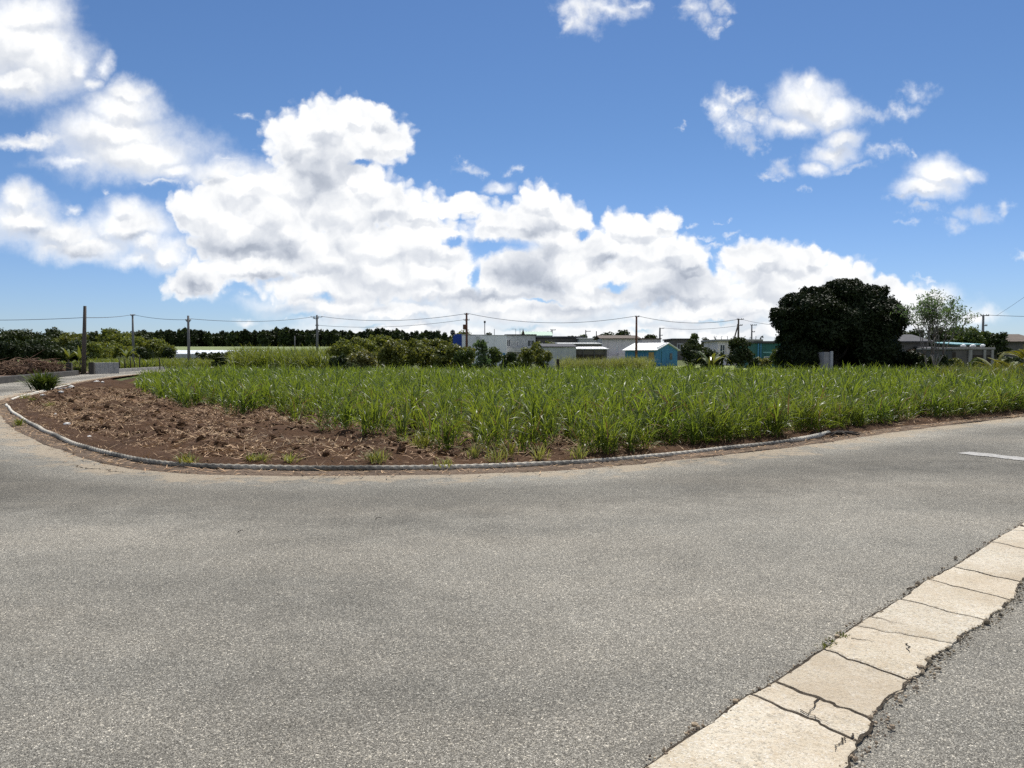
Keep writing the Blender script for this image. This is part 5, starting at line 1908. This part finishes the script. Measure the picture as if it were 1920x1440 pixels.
# two-storey house with balcony, pale green roof behind
o, wd, h = house('balcony_house', 948, 1004, 132, 629, 8, 'grey_wall', 'dark_roof', 'grey white two-storey house with a balcony and small gabled porch', 'house', rh=.2, over=.2,
                 windows=[(.02, .16, .60, .86), (.36, .44, .58, .80), (.58, .64, .60, .84), (.72, .98, .60, .84)])
m_ = MB()
m_.box(-wd / 2, wd / 2, -1.1, -.02, h * .40, h * .44)
m_.box(-wd / 2, wd / 2, -1.1, -1.02, h * .44, h * .56)
m_.build('balcony', M['grey_wall'], o)
m_ = MB()
m_.prism([(wd * .03, h + .2), (wd * .14, h + .2), (wd * .085, h + 1.1)], -.3, 2)
m_.build('porch_gable', M['brown_roof'], o)
house('green_roofed_house', 980, 1034, 141, 629.5, 9, 'grey_wall', 'green_roof', 'house with a broad pale green roof behind the balcony house', 'house', 'gable_x', .75, .25, windows=[(.7, .95, .5, .85)])
house('long_house', 1006, 1046, 137, 634, 8, 'dim_wall', 'dark_roof', 'low dim house with windows below the pale green roof', 'house', rh=.2, windows=[(.1, .3, .5, .8), (.66, .9, .5, .82)])
house('long_house', 1040, 1092, 150, 634, 10, 'dim_wall', 'dark_roof', 'long dark-roofed house on the skyline above the grey sheds', 'house', rh=.35, windows=[(.3, .45, .3, .7), (.7, .9, .3, .7)])
house('flat_house', 1086, 1120, 146, 635, 8, 'grey_wall', 'white_roof', 'flat house with a thin white roof edge left of the pinkish house', 'house', rh=.12, windows=[(.12, .5, .3, .8), (.62, .95, .3, .8)])
# grey sheds
house('grey_shed', 1018, 1080, 100, 651, 8, 'grey_wall', 'dark_roof', 'grey walled shed behind the olive shrubs', 'shed', 'shed', .5, .15)
house('back_shed', 1048, 1128, 116, 645.5, 8, 'dim_wall', 'grey_wall', 'long dim shed behind the white-roofed shed', 'shed', 'shed', .3, .15)
o, wd, h = house('white_roofed_shed', 1070, 1138, 104, 655, 7, 'dim_wall', 'white_roof', 'low open shed with a bright white roof strip', 'shed', 'shed', .34, .25)
m_ = MB()
for k in range(4):
    x = -wd / 2 + .2 + k * (wd - .4) / 3
    m_.box(x - .06, x + .06, -.24, -.12, -.1, h)
m_.build('front_posts', M['steel'], o)
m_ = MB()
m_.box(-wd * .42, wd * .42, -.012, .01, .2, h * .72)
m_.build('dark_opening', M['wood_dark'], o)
# pinkish house
o, wd, h = house('pinkish_house', 1129, 1196, 132, 635, 9, 'pink_wall', 'brown_roof', 'pinkish white house with a dark brown hipped roof', 'house', 'gable_x', .55, .5, windows=[(.40, .44, .45, .70), (.69, .75, .50, .68), (.82, .92, .45, .75)])
m_ = MB()
m_.box(-wd * .06, wd * .1, -1.5, -.03, -.1, h * .42)
m_.box(-wd / 2, wd * .5, -1.6, -1.5, -.1, h * .30)
m_.build('low_wall', M['pink_wall'], o)
house('far_house', 1204, 1238, 160, 636, 8, 'pink_wall', 'brown_roof', 'small pinkish far house behind the white roof of the turquoise house', 'house', rh=.2, windows=[(.3, .45, .4, .75), (.6, .75, .4, .75)])
house('far_house', 1262, 1300, 150, 637, 9, 'dim_wall', 'dark_roof', 'dim dark-roofed far house behind the turquoise house', 'house', rh=.25, windows=[(.2, .5, .5, .8)])

# turquoise house: seen at its corner, white roof, gable end to the right
D1 = 112
c0 = at(1231, 656, D1)
zg = tz(c0.x, D1)
o = empty('turquoise_house', (c0.x, D1, zg), R(-38))
tag(o, 'turquoise blue house with a bright white low gabled roof', 'house')
Lg, Wg, Hh, Rg = 5.2, 6.8, (c0.z - zg), .95
m_ = MB()
m_.box(-Lg, 0, 0, Wg, -.2, Hh)
m_.build('wall', M['blue_wall'], o)
V = [(x, y, z) for x in (-.004, -Lg + .004) for y, z in ((0, Hh), (Wg, Hh), (Wg / 2, Hh + Rg))]
m_ = MB()
m_.add(V, [(0, 1, 4, 3), (1, 2, 5, 4), (2, 0, 3, 5)], [(0, 2, 1), (3, 4, 5)])
m_.build('gable', M['blue_wall'], o)
P = [(-.45, Hh - .10), (Wg / 2, Hh + Rg + .02), (Wg + .45, Hh - .10), (Wg + .45, Hh + .0), (Wg / 2, Hh + Rg + .15), (-.45, Hh + .0)]
V = [(x, y, z) for x in (-Lg - .3, .3) for y, z in P]
m_ = MB()
m_.add(V, [(0, 1, 7, 6), (1, 2, 8, 7), (2, 3, 9, 8), (3, 4, 10, 9), (4, 5, 11, 10), (5, 0, 6, 11), (0, 5, 4, 1), (1, 4, 3, 2), (6, 7, 10, 11), (7, 8, 9, 10)])
rf = m_.build('roof', M['white_roof'], o)
m_ = MB()
for k in range(5):                                       # sand bags along the rake
    m_.box(-.2 + .03 * k, .22, .3 + k * .62, .72 + k * .62, Hh + .10 + (.3 + k * .62) / (Wg / 2) * Rg * .9, Hh + .34 + (.3 + k * .62) / (Wg / 2) * Rg * .9, .05)
m_.build('ridge_weights', M['white_roof'], rf)
f = MB()
f.box(-1.25, -.42, -.06, .01, Hh * .42, Hh * .86)
f.build('window', M['tan_board'], o)
f = MB()
f.box(.0, .05, 1.5, 1.58, -.1, Hh * .95)
f.build('downpipe', M['teal_wall'], o)
f = MB()
f.box(.0, .06, 4.2, 5.0, Hh * .42, Hh * .8)
f.build('window', M['glass'], o)

# unfinished concrete house with bars on its roof
o, wd, h = house('concrete_house', 1346, 1424, 124, 640, 9, 'pink_wall', 'concrete', 'unfinished concrete house with bent bars on its flat roof', 'house', rh=.32, over=.45, windows=[(.05, .17, .45, .86)])
m_ = MB()
rq = np.random.default_rng(9)
for k in range(9):
    x = -wd / 2 - .3 + k * (wd + .6) / 8
    m_.tube([(x, 0, h + .3), (x + rq.normal(0, .06), 0, h + .62), (x + rq.normal(0, .15), 0, h + .85)], .05, 5)
m_.tube([(-wd / 2 - .4, 0, h + .3), (-wd / 2 - .62, 0, h + .7), (-wd / 2 - .6, 0, h + .9)], .07, 6)
m_.tube([(wd / 2 + .1, 0, h + .35), (wd / 2 + .3, 0, h + .75), (wd / 2 + .5, 0, h + .9), (wd / 2 + .55, 0, h + .5)], .1, 6)
m_.build('roof_bars', M['steel'], o)
# teal building
o, wd, h = house('teal_building', 1416, 1500, 96, 644, 8, 'teal_wall', 'dark_roof', 'dull teal building with a flat dark roof left of the big dark tree', 'building', rh=.3, over=.2, windows=[(.2, .46, .28, .48)])
m_ = MB()
m_.box(-wd / 2 + .3, -wd / 2 + .45, -.14, -.004, -.1, h - .02)
m_.box(-wd / 2 + .62, -wd / 2 + .74, -.14, -.004, -.1, h - .02)
m_.build('downpipe', M['blue_wall'], o)
m_ = MB()
m_.box(-wd * .32, wd * .3, -.03, -.003, h * .62, h * .67)
m_.build('wall_band', M['teal_roof'], o)
mb = MB()
a, b = at(1419, 690.5, 66), at(1441, 690.5, 66)
mb.box(a.x, b.x, 66, 66.3, -.1, .62, .02)
o = mb.build('block_wall', M['white_wall'])
tag(o, 'short pale low wall under the pale green bush', 'wall')

# hut glimpsed under the big tree
D2 = 51.8
a, b = at(1541, 660, D2), at(1562, 660, D2)
o = empty('hut', ((a.x + b.x) / 2, D2, 0))
tag(o, 'pale grey hut wall glimpsed under the big dark tree', 'hut')
w2_ = b.x - a.x
m_ = MB()
m_.box(-w2_ * .30, w2_ * .22, 0, 2.2, -.1, a.z)
m_.build('wall', M['block'], o)
m_ = MB()
m_.box(w2_ * .22, w2_ * .22 + .16, -.16, 0, -.1, a.z + .05, .01)
m_.build('post', M['grey_wall'], o)
m_ = MB()
m_.box(w2_ * .22 + .17, w2_ / 2 + .1, .4, 2.2, -.1, a.z * .8)
m_.build('side_wall', M['dim_wall'], o)

# dark house right of the tree and the concrete shed
house('dark_house', 1682, 1742, 66, 641, 7, 'dim_wall', 'royal_roof' if 'royal_roof' in M else 'dark_roof', 'dim weathered house with a dark blue roof right of the big dark tree', 'house', 'gable_x', .6, .3, windows=[(.55, .8, .3, .7)])
house('lean_to', 1738, 1766, 64, 655, 6, 'dim_wall', 'dark_roof', 'small dark lean-to behind the feathery tree', 'shed', 'shed', .5, .1)
o, wd, h = house('concrete_shed', 1786, 1862, 60, 655.5, 5, 'dim_wall', 'concrete', 'weathered open concrete shed at right behind the weeds', 'shed', rh=.16, over=.12)
m_ = MB()
m_.box(-wd * .12, -wd * .03, -.12, -.003, -.1, h - .02)
m_.box(wd * .25, wd * .31, -.12, -.003, -.1, h - .02)
m_.box(wd * .44, wd * .5, -.12, -.003, -.1, h - .02)
m_.build('column', M['concrete'], o)
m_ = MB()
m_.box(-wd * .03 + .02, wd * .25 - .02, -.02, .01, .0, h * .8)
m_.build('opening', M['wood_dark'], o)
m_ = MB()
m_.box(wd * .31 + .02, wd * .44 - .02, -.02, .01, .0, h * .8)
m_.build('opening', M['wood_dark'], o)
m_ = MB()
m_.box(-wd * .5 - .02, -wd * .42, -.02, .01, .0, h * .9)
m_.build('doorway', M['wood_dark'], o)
m_ = MB()
rq = np.random.default_rng(4)
for k in range(3):
    x = -wd * .2 + k * wd * .24
    V = iv * np.array([.24, .2, .13]) * (1 + rq.normal(0, .1, (len(iv), 1))) + np.array([x, .2, h + .30])
    m_.add(V, (), it)
m_.build('roof_bags', M['white_roof'], o)
house('teal_roofed_shed', 1796, 1842, 78, 647, 6, 'dim_wall', 'teal_roof', 'shed with a dull teal roof behind the concrete shed', 'shed', 'shed', .32, .15)
house('brown_roofed_house', 1884, 1945, 92, 641, 8, 'dim_wall', 'brown_roof', 'brown roofed house behind the palms at the right edge', 'house', 'gable_x', .9, .4)

# greenhouse
D3 = 148
a, b = at(304, 664, D3), at(492, 664, D3)
o = empty('greenhouse', ((a.x + b.x) / 2, D3, tz(0, D3)))
tag(o, 'long low white plastic greenhouse in the left fields', 'greenhouse')
wd, zt, zw = b.x - a.x, at(304, 656.3, D3).z - tz(0, D3), at(304, 663.5, D3).z - tz(0, D3)
m_ = MB()
ph = np.linspace(0, PI, 9)
prof = [(0, zw), (.5, zw + (zt - zw) * .30), (2.5, zw + (zt - zw) * .62), (5, zt), (7.5, zw + (zt - zw) * .62), (9.5, zw + (zt - zw) * .30), (10, zw)]
V = [(x, y, z) for x in (-wd / 2, wd / 2) for y, z in prof]
n = len(prof)
m_.add(V, [(k, k + 1, n + k + 1, n + k) for k in range(n - 1)], [(0, k + 1, k) for k in range(1, n - 1)] + [(n, n + k, n + k + 1) for k in range(1, n - 1)])
m_.build('roof', M['plastic'], o, smooth=False)
m_ = MB()
m_.box(-wd / 2, wd / 2, .02, 9.98, -.2, zw - .003)
m_.build('wall', M['grey_wall'], o)
for k in range(9):
    x = -wd / 2 + (k + .5) * wd / 9
    f = MB()
    f.tube([(x, y - .0, z + .03) for y, z in prof], .035, 5)
    f.build('hoop', M['white_roof'], o)

# ------------------------------------------------------------------ roadside walls, posts, branch heap
def low_wall(p0, p1, h, t, mt, label, name='low_wall', bev=.015):
    a, b = Vector((*p0, 0)), Vector((*p1, 0))
    L = (b - a).length
    ang = math.atan2(b.y - a.y, b.x - a.x)
    mb = MB()
    n = max(1, int(L / 6))
    rq = np.random.default_rng(int(L * 10))
    for k in range(n):
        mb.box(L * k / n + .004, L * (k + 1) / n - .004, -t / 2, t / 2, -.1, h * (1 + rq.normal(0, .01)), bev)
    o = mb.build(name, M[mt], None, (a.x, a.y, 0), rz=ang)
    return tag(o, label, 'wall')


OL = lambda d: np.interp(d, [30, 46.6, 66.4, 82, 112], [-24, -30.2, -36.5, -39.6, -44])
low_wall((OL(63) - .2, 63), (OL(36) - .2, 36), .40, .25, 'concrete_dark', 'long low stained concrete wall along the left road before the gate', bev=.03)
low_wall((OL(102) - .3, 102), (OL(70.5) - .3, 70.5), .34, .2, 'concrete', 'low grey concrete edging along the road beyond the block wall')
for k, (px, d) in enumerate(((130, 64), (172, 66.5))):
    a = gnd(px, 668 + EYE * F / d)
    mb = MB()
    mb.box(-.21, .21, -.21, .21, -.1, .98, .02)
    mb.box(-.19, .19, -.19, .19, .978, 1.03, .02)
    o = mb.build('gate_post', M['concrete_dark'], None, (a.x, a.y, 0), rz=.3)
    tag(o, ['dark square gate post at the end of the long low wall', 'dark square gate post joined to the pale block wall'][k], 'gate post')
a, b = gnd(177.5, 668 + EYE * F / 66.8), gnd(222, 668 + EYE * F / 69.5)
low_wall((a.x, a.y), (b.x, b.y), .98, .16, 'block', 'pale grey block wall right of the gate posts', 'block_wall')
for k, px in enumerate((224, 234, 245, 252, 262, 300)):
    d = 78 + k * 1.5
    a = gnd(px, 668 + EYE * F / d)
    mb = MB()
    rq = np.random.default_rng(k)
    mb.tube([(0, 0, -.1), (rq.normal(0, .03), 0, .7), (rq.normal(0, .05), 0, 1.25 + rq.uniform(0, .25))], [.07, .06, .05], 7)
    o = mb.build('fence_post', M['wood_dark'], None, (a.x, a.y, 0), True)
    tag(o, 'thin dark wooden post behind the low concrete edging', 'post', 'thin posts behind the low edging')
mb = MB()
a = gnd(1046, 668 + EYE * F / 72)
mb.box(-.13, .13, -.13, .13, -.1, 1.3, .02)
o = mb.build('fence_post', M['wood_dark'], None, (a.x, a.y, 0))
tag(o, 'single dark post at the left end of the yellowish tall grass', 'post')


def heap(px, d, w, h, n, seed, label):
    loc = stand(px, d)
    r = np.random.default_rng(seed)
    mb = MB()
    for k in range(n):
        x = r.normal(0, w * .28)
        y = r.normal(0, .8)
        z = max(.03, h * (1 - (x / (w * .62)) ** 2) * r.uniform(.1, 1))
        L = r.uniform(.5, 1.7)
        a_ = r.uniform(0, 2 * PI)
        dz = r.normal(-.15, .28)
        p0 = np.array([x, y, z])
        p1 = p0 + np.array([math.cos(a_), math.sin(a_), dz]) * L
        p1[2] = max(p1[2], .03)
        m = (p0 + p1) / 2 + r.normal(0, .12, 3)
        m[2] = max(m[2], .03)
        mb.tube([p0, m, p1], [r.uniform(.02, .05), .022, .008], 4, False)
    o = empty('branch_heap', loc)
    tag(o, label, 'branch heap')
    mb.build('branches', M['dry'], o)
    V, q = crown(seed, [(r.normal(0, w * .25), r.normal(0, .5), h * .35, w * .16, .6, h * .38) for _ in range(9)], .17, .5, 2.2)
    link('withered_leaves', mesh('withered_leaves', V, q, M['dry']), o)


heap(8, 62, 3.6, 1.15, 300, 1, 'grey brown heap of dead branches at the left frame edge')
heap(66, 62, 3.2, 1.35, 300, 2, 'taller heap of dead branches between the frame edge and the gate post')
heap(96, 64, 1.8, .7, 120, 3, 'low scatter of dead branches beside the left gate post')
tuft('grass_patch', 140, 700, .9, 260, .06, M['drygrass'], 'dry grass clump between the two gate posts', 'grass', seed=90, spread=.55, z=0)
tuft('weed', 146, 700.5, .8, 200, .06, M['leaf_dark'], 'dark green weed at the foot of the bare brown pole', 'weed', seed=91, spread=.35, z=0)
